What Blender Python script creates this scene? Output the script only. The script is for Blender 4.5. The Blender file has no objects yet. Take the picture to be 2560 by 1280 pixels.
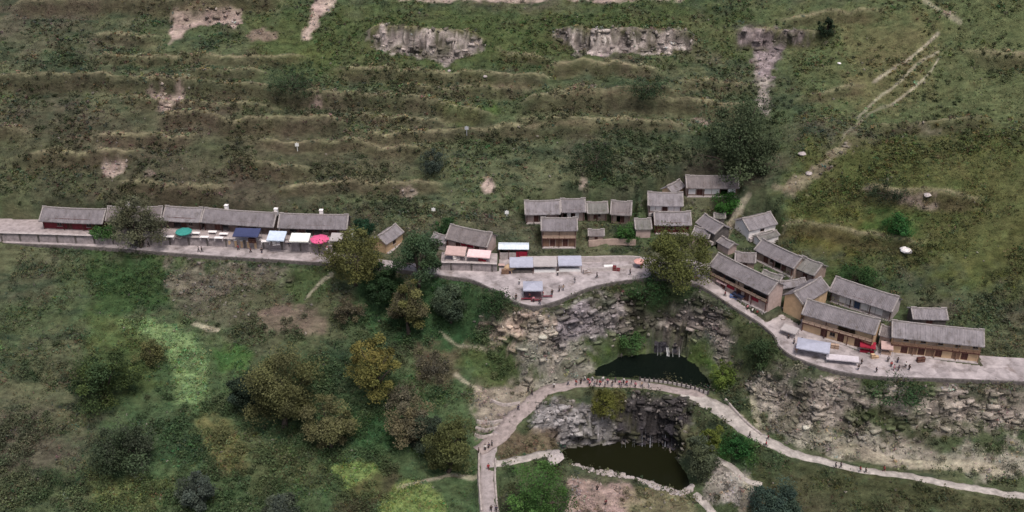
import bpy, math, random
import numpy as np
from mathutils import Vector, Matrix

# ------------------------------------------------------------------ camera, sky, sun, exposure
SC = bpy.context.scene
COL = SC.collection
R = math.radians
CAM = np.array([0.0, -237.0, 137.0])
PITCH = R(30.0)
FPX = 2745.0                       # focal length in pixels of a 2560 px wide frame
cam_d = bpy.data.cameras.new("camera")
cam_d.sensor_width = 36.0
cam_d.lens = 36.0 * FPX / 2560.0
cam_d.clip_end = 3000.0
cam = bpy.data.objects.new("camera", cam_d)
COL.objects.link(cam)
cam.location = CAM
cam.rotation_euler = (R(90) - PITCH, 0, 0)
SC.camera = cam

SUN_EL, SUN_AZ = R(66), R(20)      # high, veiled sun, slightly behind the viewer's right
world = bpy.data.worlds.new("World")
SC.world = world
world.use_nodes = True
wn = world.node_tree.nodes
sky = wn.new("ShaderNodeTexSky")
sky.sky_type = 'NISHITA'
sky.sun_disc = False
sky.sun_elevation = SUN_EL
sky.sun_rotation = R(180) - SUN_AZ
sky.dust_density = 6.0
sky.air_density = 1.0
sky.ozone_density = 0.6
wn["Background"].inputs[1].default_value = 0.097
world.node_tree.links.new(sky.outputs[0], wn["Background"].inputs[0])
sun_d = bpy.data.lights.new("sun", 'SUN')
sun_d.energy = 1.5
sun_d.angle = R(12)
sun_d.color = (1.0, 0.945, 0.90)
sun = bpy.data.objects.new("sun", sun_d)
COL.objects.link(sun)
sd = Vector((math.sin(SUN_AZ) * math.cos(SUN_EL), -math.cos(SUN_AZ) * math.cos(SUN_EL), math.sin(SUN_EL)))
sun.rotation_euler = sd.to_track_quat('Z', 'Y').to_euler()
SC.view_settings.view_transform = 'Standard'
SC.view_settings.look = 'None'
SC.view_settings.gamma = 1.0
SC.view_settings.use_curve_mapping = False
SC.view_settings.exposure = 0.46
SC.cycles.filter_width = 1.5
SC.cycles.max_bounces = 5

random.seed(7)
RNG = np.random.default_rng(11)

# ------------------------------------------------------------------ survey helpers
FWD = np.array([0, math.cos(PITCH), -math.sin(PITCH)])
UPV = np.array([0, math.sin(PITCH), math.cos(PITCH)])

def ray(u, v):
    d = FWD * FPX + np.array([u - 1280.0, 0, 0]) + UPV * (640.0 - v)
    return d / np.linalg.norm(d)

def W(u, v, z):
    """the point at height z that was surveyed at photo position (u, v)"""
    d = ray(u, v)
    return CAM + d * ((z - CAM[2]) / d[2])

def mpp(p):
    """metres per photo pixel at a point"""
    return float(np.dot(np.asarray(p, float) - CAM, FWD)) / FPX

def vnoise(x, y, s, seed):
    g = np.random.default_rng(seed).random((257, 257)) * 2 - 1
    fx = x / s; fy = y / s
    ix = np.floor(fx).astype(int); iy = np.floor(fy).astype(int)
    tx = fx - ix; ty = fy - iy
    tx = tx * tx * (3 - 2 * tx); ty = ty * ty * (3 - 2 * ty)
    a = g[ix % 257, iy % 257]; b = g[(ix + 1) % 257, iy % 257]
    c = g[ix % 257, (iy + 1) % 257]; d = g[(ix + 1) % 257, (iy + 1) % 257]
    return (a * (1 - tx) + b * tx) * (1 - ty) + (c * (1 - tx) + d * tx) * ty

def fbm(x, y, s, seed, n=4, gain=0.5):
    o = 0; a = 1; t = 0
    for k in range(n):
        ca, sa = math.cos(k * 0.9), math.sin(k * 0.9)
        o = o + a * vnoise(x * ca + y * sa, y * ca - x * sa, s / 2 ** k, seed + k * 17)
        t += a; a *= gain
    return o / t * 1.6

def cells(x, y, s, seed):
    """cell noise: distance gap to the second nearest seed (0 in joints) and a random value per cell"""
    rg = np.random.default_rng(seed); px = rg.random((128, 128)); py = rg.random((128, 128)); val = rg.random((128, 128))
    fx = x / s; fy = y / s; ix = np.floor(fx).astype(int); iy = np.floor(fy).astype(int)
    f1 = np.full(x.shape, 9.0); f2 = np.full(x.shape, 9.0); v = np.zeros(x.shape)
    for a in (-1, 0, 1):
        for b in (-1, 0, 1):
            i, j = (ix + a) % 128, (iy + b) % 128
            q = np.hypot(ix + a + px[i, j] - fx, iy + b + py[i, j] - fy)
            m = q < f1
            f2 = np.where(m, f1, np.minimum(f2, q)); v = np.where(m, val[i, j], v); f1 = np.where(m, q, f1)
    return (f2 - f1) * s, v

def sstep(a, b, x):
    t = np.clip((x - a) / (b - a), 0, 1)
    return t * t * (3 - 2 * t)

def sdf_poly(x, y, poly, reach=8.0):
    """signed distance (negative inside) to a polygon; far points get +reach"""
    P = np.asarray(poly, float)[:, :2]
    out = np.full(x.shape, reach)
    sel = (x > P[:, 0].min() - reach) & (x < P[:, 0].max() + reach) & (y > P[:, 1].min() - reach) & (y < P[:, 1].max() + reach)
    if not sel.any():
        return out
    X = x[sel]; Y = y[sel]
    d2 = np.full(X.shape, 1e18); ins = np.zeros(X.shape, bool)
    n = len(P)
    for i in range(n):
        ax, ay = P[i]; bx, by = P[(i + 1) % n]
        ex, ey = bx - ax, by - ay
        t = np.clip(((X - ax) * ex + (Y - ay) * ey) / (ex * ex + ey * ey + 1e-12), 0, 1)
        d2 = np.minimum(d2, (X - ax - t * ex) ** 2 + (Y - ay - t * ey) ** 2)
        c = (ay > Y) != (by > Y)
        xi = ax + (Y - ay) / (by - ay + 1e-15) * ex
        ins ^= c & (X < xi)
    d = np.sqrt(d2)
    out[sel] = np.where(ins, -d, d)
    return out

def dist_line(x, y, line, reach=8.0):
    """distance to a polyline, and the interpolated third coordinate"""
    P = np.asarray(line, float)
    out = np.full(x.shape, reach); zz = np.zeros(x.shape)
    sel = (x > P[:, 0].min() - reach) & (x < P[:, 0].max() + reach) & (y > P[:, 1].min() - reach) & (y < P[:, 1].max() + reach)
    if not sel.any():
        return out, zz
    X = x[sel]; Y = y[sel]
    d2 = np.full(X.shape, 1e18); Z = np.zeros(X.shape)
    for i in range(len(P) - 1):
        a, b = P[i], P[i + 1]
        e = b - a
        t = np.clip(((X - a[0]) * e[0] + (Y - a[1]) * e[1]) / (e[0] ** 2 + e[1] ** 2 + 1e-12), 0, 1)
        q = (X - a[0] - t * e[0]) ** 2 + (Y - a[1] - t * e[1]) ** 2
        m = q < d2
        d2 = np.where(m, q, d2); Z = np.where(m, a[2] + t * e[2], Z)
    out[sel] = np.sqrt(d2); zz[sel] = Z
    return out, zz

def resample(line, step):
    P = np.asarray(line, float)
    # Catmull-Rom then even steps
    Q = np.vstack([2 * P[0] - P[1], P, 2 * P[-1] - P[-2]])
    pts = []
    for i in range(1, len(Q) - 2):
        for t in np.linspace(0, 1, 12, endpoint=False):
            a, b, c, d = Q[i - 1], Q[i], Q[i + 1], Q[i + 2]
            pts.append(0.5 * (2 * b + (c - a) * t + (2 * a - 5 * b + 4 * c - d) * t * t + (3 * b - a - 3 * c + d) * t ** 3))
    pts.append(P[-1]); pts = np.array(pts)
    s = np.concatenate([[0], np.cumsum(np.linalg.norm(np.diff(pts, axis=0), axis=1))])
    n = max(2, int(s[-1] / step) + 1)
    return np.array([np.interp(np.linspace(0, s[-1], n), s, pts[:, k]) for k in range(pts.shape[1])]).T

# ------------------------------------------------------------------ materials
MATS = {}
def new_mat(name):
    m = bpy.data.materials.new(name); m.use_nodes = True
    nt = m.node_tree
    return m, nt, nt.nodes["Principled BSDF"]

def mat(name, col, rough=0.85, var=0.25, scale=1.2, bump=0.0, metal=0.0, stretch=None, dirt=None):
    """a plain surface with grain, blotches and wear in object space"""
    if name in MATS:
        return MATS[name]
    m, nt, bs = new_mat(name)
    N, L = nt.nodes, nt.links
    tc = N.new("ShaderNodeTexCoord")
    src = tc.outputs["Object"]
    if stretch:
        mp = N.new("ShaderNodeMapping"); mp.inputs["Scale"].default_value = stretch
        L.new(src, mp.inputs[0]); src = mp.outputs[0]
    nz = N.new("ShaderNodeTexNoise"); nz.inputs["Scale"].default_value = scale
    nz.inputs["Detail"].default_value = 6; nz.inputs["Roughness"].default_value = 0.65
    L.new(src, nz.inputs["Vector"])
    rp = N.new("ShaderNodeValToRGB")
    c = np.array(col)
    lo = c * (1 - var) if dirt is None else np.array(dirt)
    hi = np.clip(c * (1 + var), 0, 0.9)
    rp.color_ramp.elements[0].color = (*lo, 1); rp.color_ramp.elements[0].position = 0.32
    rp.color_ramp.elements[1].color = (*hi, 1); rp.color_ramp.elements[1].position = 0.68
    if dirt is not None:
        e = rp.color_ramp.elements.new(0.45); e.color = (*c, 1)
    L.new(nz.outputs["Fac"], rp.inputs[0]); L.new(rp.outputs[0], bs.inputs["Base Color"])
    bs.inputs["Roughness"].default_value = rough; bs.inputs["Metallic"].default_value = metal
    bs.inputs["Specular IOR Level"].default_value = 0.25
    if bump:
        n2 = N.new("ShaderNodeTexNoise"); n2.inputs["Scale"].default_value = scale * 5; n2.inputs["Detail"].default_value = 5
        L.new(src, n2.inputs["Vector"])
        b = N.new("ShaderNodeBump"); b.inputs["Strength"].default_value = 1.0; b.inputs["Distance"].default_value = bump
        L.new(n2.outputs["Fac"], b.inputs["Height"]); L.new(b.outputs[0], bs.inputs["Normal"])
    MATS[name] = m
    return m

def ground_mat():
    m, nt, bs = new_mat("ground")
    N, L = nt.nodes, nt.links
    at = N.new("ShaderNodeAttribute"); at.attribute_name = "col"
    tc = N.new("ShaderNodeTexCoord")
    def noise(sc, det, rough=0.6, vec=None):
        n = N.new("ShaderNodeTexNoise"); n.inputs["Scale"].default_value = sc; n.inputs["Detail"].default_value = det
        n.inputs["Roughness"].default_value = rough
        L.new(vec or tc.outputs["Object"], n.inputs["Vector"]); return n
    mpn = N.new("ShaderNodeMapping"); mpn.inputs["Scale"].default_value = (0.6, 1.25, 1.25); L.new(tc.outputs["Object"], mpn.inputs[0])
    n1 = noise(0.7, 9, 0.74, mpn.outputs[0])
    mr = N.new("ShaderNodeMapRange"); mr.inputs[1].default_value = 0.3; mr.inputs[2].default_value = 0.7
    mr.inputs[3].default_value = 0.45; mr.inputs[4].default_value = 1.6
    L.new(n1.outputs["Fac"], mr.inputs[0])
    mx = N.new("ShaderNodeMix"); mx.data_type = 'RGBA'; mx.blend_type = 'MULTIPLY'; mx.inputs[0].default_value = 1
    L.new(at.outputs["Color"], mx.inputs[6])
    cb = N.new("ShaderNodeCombineColor")
    for k in range(3): L.new(mr.outputs[0], cb.inputs[k])
    L.new(cb.outputs[0], mx.inputs[7])
    n2 = noise(0.22, 6, 0.65)
    hs = N.new("ShaderNodeHueSaturation")
    mh = N.new("ShaderNodeMapRange"); mh.inputs[1].default_value = 0.3; mh.inputs[2].default_value = 0.7
    mh.inputs[3].default_value = 0.475; mh.inputs[4].default_value = 0.525
    L.new(n2.outputs["Fac"], mh.inputs[0]); L.new(mh.outputs[0], hs.inputs["Hue"])
    L.new(mx.outputs[2], hs.inputs["Color"]); L.new(hs.outputs[0], bs.inputs["Base Color"])
    bs.inputs["Roughness"].default_value = 0.95; bs.inputs["Specular IOR Level"].default_value = 0.1
    n3 = noise(1.6, 8, 0.72)
    b = N.new("ShaderNodeBump"); b.inputs["Distance"].default_value = 0.55; b.inputs["Strength"].default_value = 0.9
    L.new(n3.outputs["Fac"], b.inputs["Height"]); L.new(b.outputs[0], bs.inputs["Normal"])
    return m

def leaf_mat():
    m, nt, bs = new_mat("foliage")
    N, L = nt.nodes, nt.links
    at = N.new("ShaderNodeAttribute"); at.attribute_name = "col"
    L.new(at.outputs["Color"], bs.inputs["Base Color"])
    bs.inputs["Roughness"].default_value = 0.75; bs.inputs["Specular IOR Level"].default_value = 0.15
    tr = N.new("ShaderNodeBsdfTranslucent"); L.new(at.outputs["Color"], tr.inputs[0])
    ms = N.new("ShaderNodeMixShader"); ms.inputs[0].default_value = 0.22
    L.new(bs.outputs[0], ms.inputs[1]); L.new(tr.outputs[0], ms.inputs[2])
    L.new(ms.outputs[0], N["Material Output"].inputs[0])
    return m

def water_mat(name, col):
    m, nt, bs = new_mat(name)
    N, L = nt.nodes, nt.links
    bs.inputs["Base Color"].default_value = (*col, 1); bs.inputs["Roughness"].default_value = 0.12
    bs.inputs["Specular IOR Level"].default_value = 0.09
    tc = N.new("ShaderNodeTexCoord")
    n = N.new("ShaderNodeTexNoise"); n.inputs["Scale"].default_value = 1.1; n.inputs["Detail"].default_value = 4
    L.new(tc.outputs["Object"], n.inputs["Vector"])
    b = N.new("ShaderNodeBump"); b.inputs["Distance"].default_value = 0.02; b.inputs["Strength"].default_value = 0.5
    L.new(n.outputs["Fac"], b.inputs["Height"]); L.new(b.outputs[0], bs.inputs["Normal"])
    return m

GROUND = ground_mat(); LEAF = leaf_mat()
WATER_A = water_mat("pond_water_dark", (0.005, 0.008, 0.0065))
WATER_B = water_mat("pond_water_olive", (0.010, 0.011, 0.005))
TILE = [mat("roof_tile_grey", (0.158, 0.144, 0.154), 0.9, 0.4, 0.5, 0.06, stretch=(1.2, 0.9, 1), dirt=(0.105, 0.092, 0.088)),
        mat("roof_tile_warm", (0.152, 0.134, 0.136), 0.9, 0.42, 0.45, 0.06, stretch=(1.2, 0.9, 1), dirt=(0.10, 0.078, 0.07)),
        mat("roof_tile_pale", (0.188, 0.173, 0.184), 0.9, 0.4, 0.55, 0.06, stretch=(1.2, 0.9, 1), dirt=(0.12, 0.105, 0.10)),
        mat("roof_tile_mossy", (0.152, 0.147, 0.14), 0.9, 0.42, 0.5, 0.06, stretch=(1.2, 0.9, 1), dirt=(0.095, 0.10, 0.07))]
RIDGE = mat("ridge_mortar", (0.27, 0.245, 0.24), 0.9, 0.3, 2.0)
EARTH = mat("earth_wall", (0.30, 0.228, 0.195), 0.95, 0.25, 0.8, 0.03)
CREAM = mat("cream_earth_wall", (0.50, 0.355, 0.225), 0.95, 0.18, 0.7, 0.03)
PINKW = mat("pinkish_plaster", (0.41, 0.315, 0.29), 0.95, 0.2, 0.8, 0.03)
GREYW = mat("grey_stone_wall", (0.105, 0.094, 0.09), 0.95, 0.45, 1.6, 0.06)
PALEW = mat("pale_stone_wall", (0.38, 0.34, 0.335), 0.95, 0.25, 1.4, 0.05)
PLAST = mat("white_plaster", (0.8, 0.76, 0.76), 0.8, 0.1, 0.9)
WOOD = mat("dark_red_wood", (0.085, 0.035, 0.03), 0.75, 0.35, 3.0, 0.01)
BROWN = mat("brown_wood", (0.19, 0.115, 0.08), 0.8, 0.3, 2.5, 0.01, stretch=(3, 3, 0.5))
TANW = mat("tan_board", (0.42, 0.305, 0.235), 0.85, 0.2, 1.5, 0.01)
GLASS = mat("dim_window_pane", (0.02, 0.02, 0.024), 0.25, 0.3, 1.0)
RED = mat("red_painted_cloth", (0.26, 0.015, 0.035), 0.75, 0.2, 1.5)
MAROON = mat("maroon_paint", (0.14, 0.02, 0.03), 0.7, 0.25, 1.5)
PAVE = mat("pale_stone_paving", (0.365, 0.325, 0.33), 0.92, 0.3, 0.32, 0.03, dirt=(0.215, 0.18, 0.172))
PAVEG = mat("grey_stone_paving", (0.30, 0.265, 0.265), 0.92, 0.25, 0.9, 0.04)
GRAVEL = mat("pale_gravel", (0.40, 0.365, 0.34), 0.95, 0.25, 0.9, 0.05)
BARK = mat("bark", (0.075, 0.06, 0.05), 0.95, 0.35, 3.0, 0.03)
STONE = mat("rough_stone", (0.33, 0.29, 0.275), 0.95, 0.35, 1.2, 0.06)
FOAM = mat("falling_water", (0.8, 0.81, 0.84), 0.4, 0.2, 3.0)
METALG = mat("grey_metal", (0.22, 0.22, 0.24), 0.5, 0.2, 2.0, metal=0.4)
WHITEM = mat("white_paint", (0.76, 0.76, 0.75), 0.6, 0.08, 2.0)
EAVE_SHADE = mat("painted_eave_shade", (0.030, 0.018, 0.017), 0.8, 0.4, 2.0)  # near-black tone that paints in the shade under the eaves
SHADE_WALL = mat("painted_shade_wall", (0.13, 0.095, 0.088), 0.9, 0.4, 1.0, 0.02)  # wall colour darkened to carry the shade below the deep eaves
def stain(m, amount, scale):
    """worn, trodden and patched areas on paving"""
    nt = m.node_tree; N, L = nt.nodes, nt.links; bs = N["Principled BSDF"]; src = bs.inputs["Base Color"].links[0].from_socket
    tc = N.new("ShaderNodeTexCoord"); n = N.new("ShaderNodeTexNoise"); n.inputs["Scale"].default_value = scale; n.inputs["Detail"].default_value = 10; n.inputs["Roughness"].default_value = 0.7; n.inputs["Distortion"].default_value = 0.6
    L.new(tc.outputs["Object"], n.inputs["Vector"])
    vo = N.new("ShaderNodeTexVoronoi"); vo.feature = 'F1'; vo.inputs["Scale"].default_value = 0.55; L.new(tc.outputs["Object"], vo.inputs["Vector"])
    bw = N.new("ShaderNodeRGBToBW"); L.new(vo.outputs["Color"], bw.inputs[0])
    ad = N.new("ShaderNodeMath"); ad.operation = 'MULTIPLY_ADD'; L.new(bw.outputs[0], ad.inputs[0]); ad.inputs[1].default_value = 0.22; L.new(n.outputs["Fac"], ad.inputs[2])
    mr = N.new("ShaderNodeMapRange"); mr.inputs[1].default_value = 0.42; mr.inputs[2].default_value = 0.78; mr.inputs[3].default_value = 1 - amount; mr.inputs[4].default_value = 1.12
    L.new(ad.outputs[0], mr.inputs[0]); cb = N.new("ShaderNodeCombineColor")
    for k in range(3): L.new(mr.outputs[0], cb.inputs[k])
    mx = N.new("ShaderNodeMix"); mx.data_type = 'RGBA'; mx.blend_type = 'MULTIPLY'; mx.inputs[0].default_value = 1
    L.new(src, mx.inputs[6]); L.new(cb.outputs[0], mx.inputs[7]); L.new(mx.outputs[2], bs.inputs["Base Color"])
stain(PAVE, 0.45, 0.35); stain(GRAVEL, 0.35, 0.5)
def cloth(name, c): return mat(name, c, 0.8, 0.12, 1.3)

# ------------------------------------------------------------------ mesh helpers
class MB:
    def __init__(s): s.v = []; s.f = []
    def box(s, x0, x1, y0, y1, z0, z1):
        n = len(s.v)
        s.v += [(x0, y0, z0), (x1, y0, z0), (x1, y1, z0), (x0, y1, z0), (x0, y0, z1), (x1, y0, z1), (x1, y1, z1), (x0, y1, z1)]
        s.f += [(n, n + 3, n + 2, n + 1), (n + 4, n + 5, n + 6, n + 7), (n, n + 1, n + 5, n + 4), (n + 1, n + 2, n + 6, n + 5), (n + 2, n + 3, n + 7, n + 6), (n + 3, n, n + 4, n + 7)]
        return s
    def grid(s, P):
        """P[i][j] points -> quads"""
        n = len(s.v); a = len(P); b = len(P[0])
        for r in P: s.v += [tuple(p) for p in r]
        for i in range(a - 1):
            for j in range(b - 1):
                k = n + i * b + j
                s.f.append((k, k + b, k + b + 1, k + 1))
        return s
    def poly_prism(s, pts, lo, hi, axis='z'):
        """closed prism: pts in the plane across axis"""
        n = len(s.v); m = len(pts)
        for h in (lo, hi):
            for p in pts:
                s.v.append((p[0], p[1], h) if axis == 'z' else ((h, p[0], p[1]) if axis == 'x' else (p[0], h, p[1])))
        s.f.append(tuple(range(n + m - 1, n - 1, -1))); s.f.append(tuple(range(n + m, n + 2 * m)))
        for i in range(m):
            j = (i + 1) % m
            s.f.append((n + i, n + j, n + m + j, n + m + i))
        return s
    def tube(s, pts, rad, seg=6, cap=True):
        n = len(s.v); P = [Vector(p) for p in pts]
        for i, p in enumerate(P):
            d = (P[min(i + 1, len(P) - 1)] - P[max(i - 1, 0)]).normalized()
            a = d.orthogonal().normalized() if abs(d.z) < 0.95 else Vector((1, 0, 0)); b = d.cross(a).normalized(); a = b.cross(d)
            r = rad[i] if hasattr(rad, '__len__') else rad
            for k in range(seg):
                t = 2 * math.pi * k / seg
                s.v.append(tuple(p + a * math.cos(t) * r + b * math.sin(t) * r))
        for i in range(len(P) - 1):
            for k in range(seg):
                q = (k + 1) % seg
                s.f.append((n + i * seg + k, n + i * seg + q, n + (i + 1) * seg + q, n + (i + 1) * seg + k))
        if cap:
            s.f.append(tuple(n + k for k in range(seg - 1, -1, -1)))
            s.f.append(tuple(n + (len(P) - 1) * seg + k for k in range(seg)))
        return s
    def lathe(s, prof, seg=10, c=(0, 0)):
        n = len(s.v)
        for r, z in prof:
            for k in range(seg):
                t = 2 * math.pi * k / seg
                s.v.append((c[0] + r * math.cos(t), c[1] + r * math.sin(t), z))
        for i in range(len(prof) - 1):
            for k in range(seg):
                q = (k + 1) % seg
                s.f.append((n + i * seg + k, n + i * seg + q, n + (i + 1) * seg + q, n + (i + 1) * seg + k))
        s.f.append(tuple(n + k for k in range(seg - 1, -1, -1)))
        s.f.append(tuple(n + (len(prof) - 1) * seg + k for k in range(seg)))
        return s
    def mesh(s, name, m, smooth=False):
        me = bpy.data.meshes.new(name); me.from_pydata(s.v, [], s.f)
        me.materials.append(m)
        if smooth: me.shade_smooth()
        me.update()
        return me
    def build(s, name, m, parent=None, smooth=False):
        return link(name, s.mesh(name, m, smooth), parent)

def link(name, me, parent=None):
    o = bpy.data.objects.new(name, me); COL.objects.link(o)
    if parent is not None: o.parent = parent
    return o

def empty(name, loc, rz=0.0):
    o = bpy.data.objects.new(name, None); COL.objects.link(o)
    o.location = loc; o.rotation_euler = (0, 0, rz); o.empty_display_size = 0.5
    return o

def tag(o, label, cat, group=None):
    o["label"] = label; o["category"] = cat
    if group: o["group"] = group
    return o

def np_mesh(name, V, F, col, m, parent=None, smooth=False):
    """big mesh from arrays; F (n,3|4); col per vertex"""
    me = bpy.data.meshes.new(name)
    k = F.shape[1]
    me.vertices.add(len(V)); me.vertices.foreach_set("co", V.astype(np.float32).ravel())
    me.loops.add(F.size); me.loops.foreach_set("vertex_index", F.astype(np.int32).ravel())
    me.polygons.add(len(F)); me.polygons.foreach_set("loop_start", np.arange(0, F.size, k, dtype=np.int32))
    me.polygons.foreach_set("loop_total", np.full(len(F), k, np.int32))
    if smooth: me.polygons.foreach_set("use_smooth", np.ones(len(F), bool))
    me.update(calc_edges=True)
    if col is not None:
        a = me.color_attributes.new("col", 'FLOAT_COLOR', 'POINT')
        a.data.foreach_set("color", np.hstack([col, np.ones((len(col), 1))]).astype(np.float32).ravel())
    me.materials.append(m)
    return link(name, me, parent)
# ------------------------------------------------------------------ layout: village path (lip, back, height)
# rows: lip position, back position, height of the paved level
PATH_ROWS = [(-250, 600, -250, 588, 0), (100, 610, 100, 598, 0), (225, 616, 225, 600, 0), (330, 624, 330, 603, 0), (430, 632, 430, 605, 0),
             (560, 641, 560, 609, 0), (700, 649, 700, 616, 0), (820, 657, 820, 627, 0), (960, 668, 960, 650, 0), (1090, 687, 1090, 664, 0),
             (1180, 697, 1170, 655, 0), (1232, 722, 1225, 650, 0), (1290, 756, 1290, 645, 0), (1340, 767, 1345, 642, 0), (1400, 750, 1410, 642, 0),
             (1470, 718, 1480, 640, 0), (1540, 703, 1550, 638, 0), (1640, 692, 1655, 645, 0), (1700, 699, 1735, 650, -0.2),
             (1760, 716, 1790, 664, -0.8), (1830, 764, 1862, 712, -2.4), (1900, 806, 1935, 755, -3.9), (1938, 838, 1985, 785, -4.6), (1946, 864, 2050, 815, -5.0),
             (1980, 890, 2110, 838, -5.3), (2045, 914, 2160, 858, -5.5), (2115, 932, 2215, 862, -5.6), (2205, 942, 2290, 872, -5.8),
             (2335, 945, 2390, 884, -6.0), (2480, 950, 2520, 894, -6.2), (2760, 962, 2790, 905, -6.4)]
LIP = np.array([[*W(a, b, z)[:2], z] for a, b, c, d, z in PATH_ROWS])
BACK = np.array([[*W(c, d, z)[:2], z] for a, b, c, d, z in PATH_ROWS])
N_ROW = 9
def _fine(P):
    out = []
    for i in range(len(P) - 1):
        for t in np.linspace(0, 1, N_ROW, endpoint=False): out.append(P[i] * (1 - t) + P[i + 1] * t)
    out.append(P[-1]); return np.array(out)
def _smooth(P, n=3):
    for _ in range(n):
        Q = P.copy(); Q[1:-1] = 0.25 * P[:-2] + 0.5 * P[1:-1] + 0.25 * P[2:]; P = Q
    return P
LIPF = _smooth(_fine(LIP), 8); BACKF = _smooth(_fine(BACK), 8)
PATH_POLY = np.vstack([LIPF, BACKF[::-1]])
def padz(x): return np.interp(x, LIPF[:, 0], LIPF[:, 2])
def Wp(u, v):
    """a point on the paved village level"""
    p = W(u, v, 0)
    for _ in range(4): p = W(u, v, float(padz(p[0])))
    return p

# yards: raised terraces behind a stone wall (front edge surveyed at the wall's top)
YARDS = [("left", 2.2, [(-250, 574), (100, 584), (225, 588), (330, 590), (480, 592), (690, 602), (832, 614)], 7.5),
         ("middle", 2.0, [(1102, 655), (1170, 656), (1243, 659)], 5.0)]
# lower footpaths: (u, v, z), half width
P_DAM = [(1195, 1128, -22.4, 1.5), (1250, 1085, -21, 2.2), (1300, 1030, -19.2, 2.0), (1345, 985, -17.9, 1.9), (1400, 966, -17.2, 1.6), (1470, 958, -17, 1.5), (1560, 960, -17, 1.5), (1650, 968, -17, 1.2), (1730, 982, -17.1, 1.2), (1775, 1000, -17.4, 1.0)]
P_RIGHT = [(1705, 982, -17.1, 1.2), (1750, 996, -17.25, 2.0), (1800, 1024, -17.6, 2.3), (1850, 1060, -18.3, 1.9), (1900, 1092, -19, 1.7), (1960, 1125, -19.8, 1.4), (2040, 1150, -20.4, 1.05), (2150, 1174, -21, 0.95), (2250, 1188, -21.5, 0.9), (2335, 1203, -22, 1.0), (2460, 1226, -22.6, 1.0), (2700, 1260, -23, 1.0)]
P_DOWN = [(1250, 1085, -21), (1222, 1120, -22.3), (1219, 1160, -23), (1219, 1220, -24), (1222, 1290, -25.2), (1226, 1380, -27)]
P_SIDE = [(1232, 1160, -23), (1290, 1152, -23.3), (1345, 1138, -24.0), (1385, 1132, -25)]
P_LOW = [(1790, 1148, -24), (1830, 1168, -24.6), (1865, 1200, -25.3), (1905, 1212, -25.4)]
P_LOW2 = [(1735, 1235, -28), (1765, 1262, -28.6), (1800, 1300, -29.5)]
P_UP = [(1826, 1000, -16.6), (1850, 1040, -17.3), (1880, 1072, -18.2), (1905, 1092, -19)]
FOOT = [("dam_path", P_DAM, 1.5), ("valley_path", P_RIGHT, 1.45), ("stone_walkway", P_DOWN, 1.7), ("side_path", P_SIDE, 1.1),
        ("rock_path", P_LOW, 0.8), ("pond_path", P_LOW2, 1.0)]
POND_A_Z, POND_B_Z = -17.8, -28.5
POND_A = [(1486, 937), (1498, 918), (1540, 897), (1600, 885), (1650, 881), (1700, 889), (1740, 912), (1766, 945), (1779, 972), (1740, 967), (1700, 960), (1640, 951), (1580, 948), (1535, 946)]
POND_B = [(1396, 1140), (1418, 1120), (1480, 1113), (1560, 1107), (1640, 1109), (1680, 1130), (1707, 1170), (1726, 1214), (1700, 1228), (1660, 1217), (1600, 1199), (1540, 1184), (1480, 1173), (1440, 1164)]
POND_A = np.array([W(u, v, POND_A_Z) for u, v in POND_A]); POND_B = np.array([W(u, v, POND_B_Z) for u, v in POND_B])

# ------------------------------------------------------------------ layout: houses (front eave line, base height, eave height, half depth, rise)
HOUSES = []
def H(label, eL, eR, zb, hw, d=3.4, rise=2.3, over=0.8, tile=0, wall=EARTH, low="pdwpwdp", up=None, name="tiled_house", **k):
    A = W(*eL, zb + hw); B = W(*eR, zb + hw)
    a = B - A; L = float(np.hypot(a[0], a[1])); rz = math.atan2(a[1], a[0])
    ax = np.array([math.cos(rz), math.sin(rz)]); ay = np.array([-ax[1], ax[0]])
    mid = (A + B)[:2] / 2
    c = mid + ay * d                         # ridge centre
    h = dict(label=label, zb=zb, hw=hw, d=d, rise=rise, over=over, tile=tile, wall=wall, low=low, up=up, name=name, L=L, rz=rz, c=c, ax=ax, ay=ay, k=k)
    HOUSES.append(h); return h

H("grey tiled house at the far left end of the long roadside row", (96, 553), (256, 560), 2.2, 2.8, over=1.5, low="pwdpwp", wall=MAROON)
H("grey tiled house with a white chimney left of the roadside tree", (262, 553), (402, 553), 2.2, 2.9, over=1.5, tile=1, low="pwdwpdp", chim=[(0.36, 0)], wall=SHADE_WALL)
H("short grey roof house just right of the leaning roadside tree", (404, 551), (500, 556), 2.2, 2.8, over=1.5, tile=2, low="podwp", wall=SHADE_WALL)
H("longest house of the roadside row with a white chimney on its ridge", (501, 556), (684, 569), 2.2, 2.8, over=1.5, tile=0, low="pdopwdopp", chim=[(0.3, 0), (0.98, 0)], wall=SHADE_WALL)
H("right end house of the roadside row behind white and pink canopies", (693, 570), (868, 574), 2.2, 2.7, over=1.5, tile=0, low="podoowdp", chim=[(0.6, 0)], wall=SHADE_WALL)
H("small turned house with a cream gable beside the golden tree", (966, 612), (1011, 580), 1.2, 2.6, d=2.5, rise=1.6, over=0.4, tile=2, wall=CREAM, low="pwp")
H("skewed house with red cloth under its eave above the stone yard wall", (1112, 597), (1218, 619), 2.0, 2.8, d=3.3, tile=1, wall=PINKW, low="pdrrdp")
H("low stone lean-to at the left end of the skewed red-hung house", (1074, 600), (1112, 610), 1.6, 1.9, d=2.2, rise=1.0, over=0.3, tile=2, wall=PALEW, low="pdp")
H("two storey brown timber house standing over the market plaza", (1352, 577), (1445, 577), 0.8, 5.0, d=3.2, rise=1.9, over=0.9, tile=0, wall=EARTH, low="bdbdb", up="tttt", balc="tan")
H("long grey tiled house with whitewashed door bay behind the timber house", (1312, 537), (1402, 535), 3.8, 2.8, d=3.3, rise=2.2, tile=2, wall=PINKW, low="pdopp", over=1.25)
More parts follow.
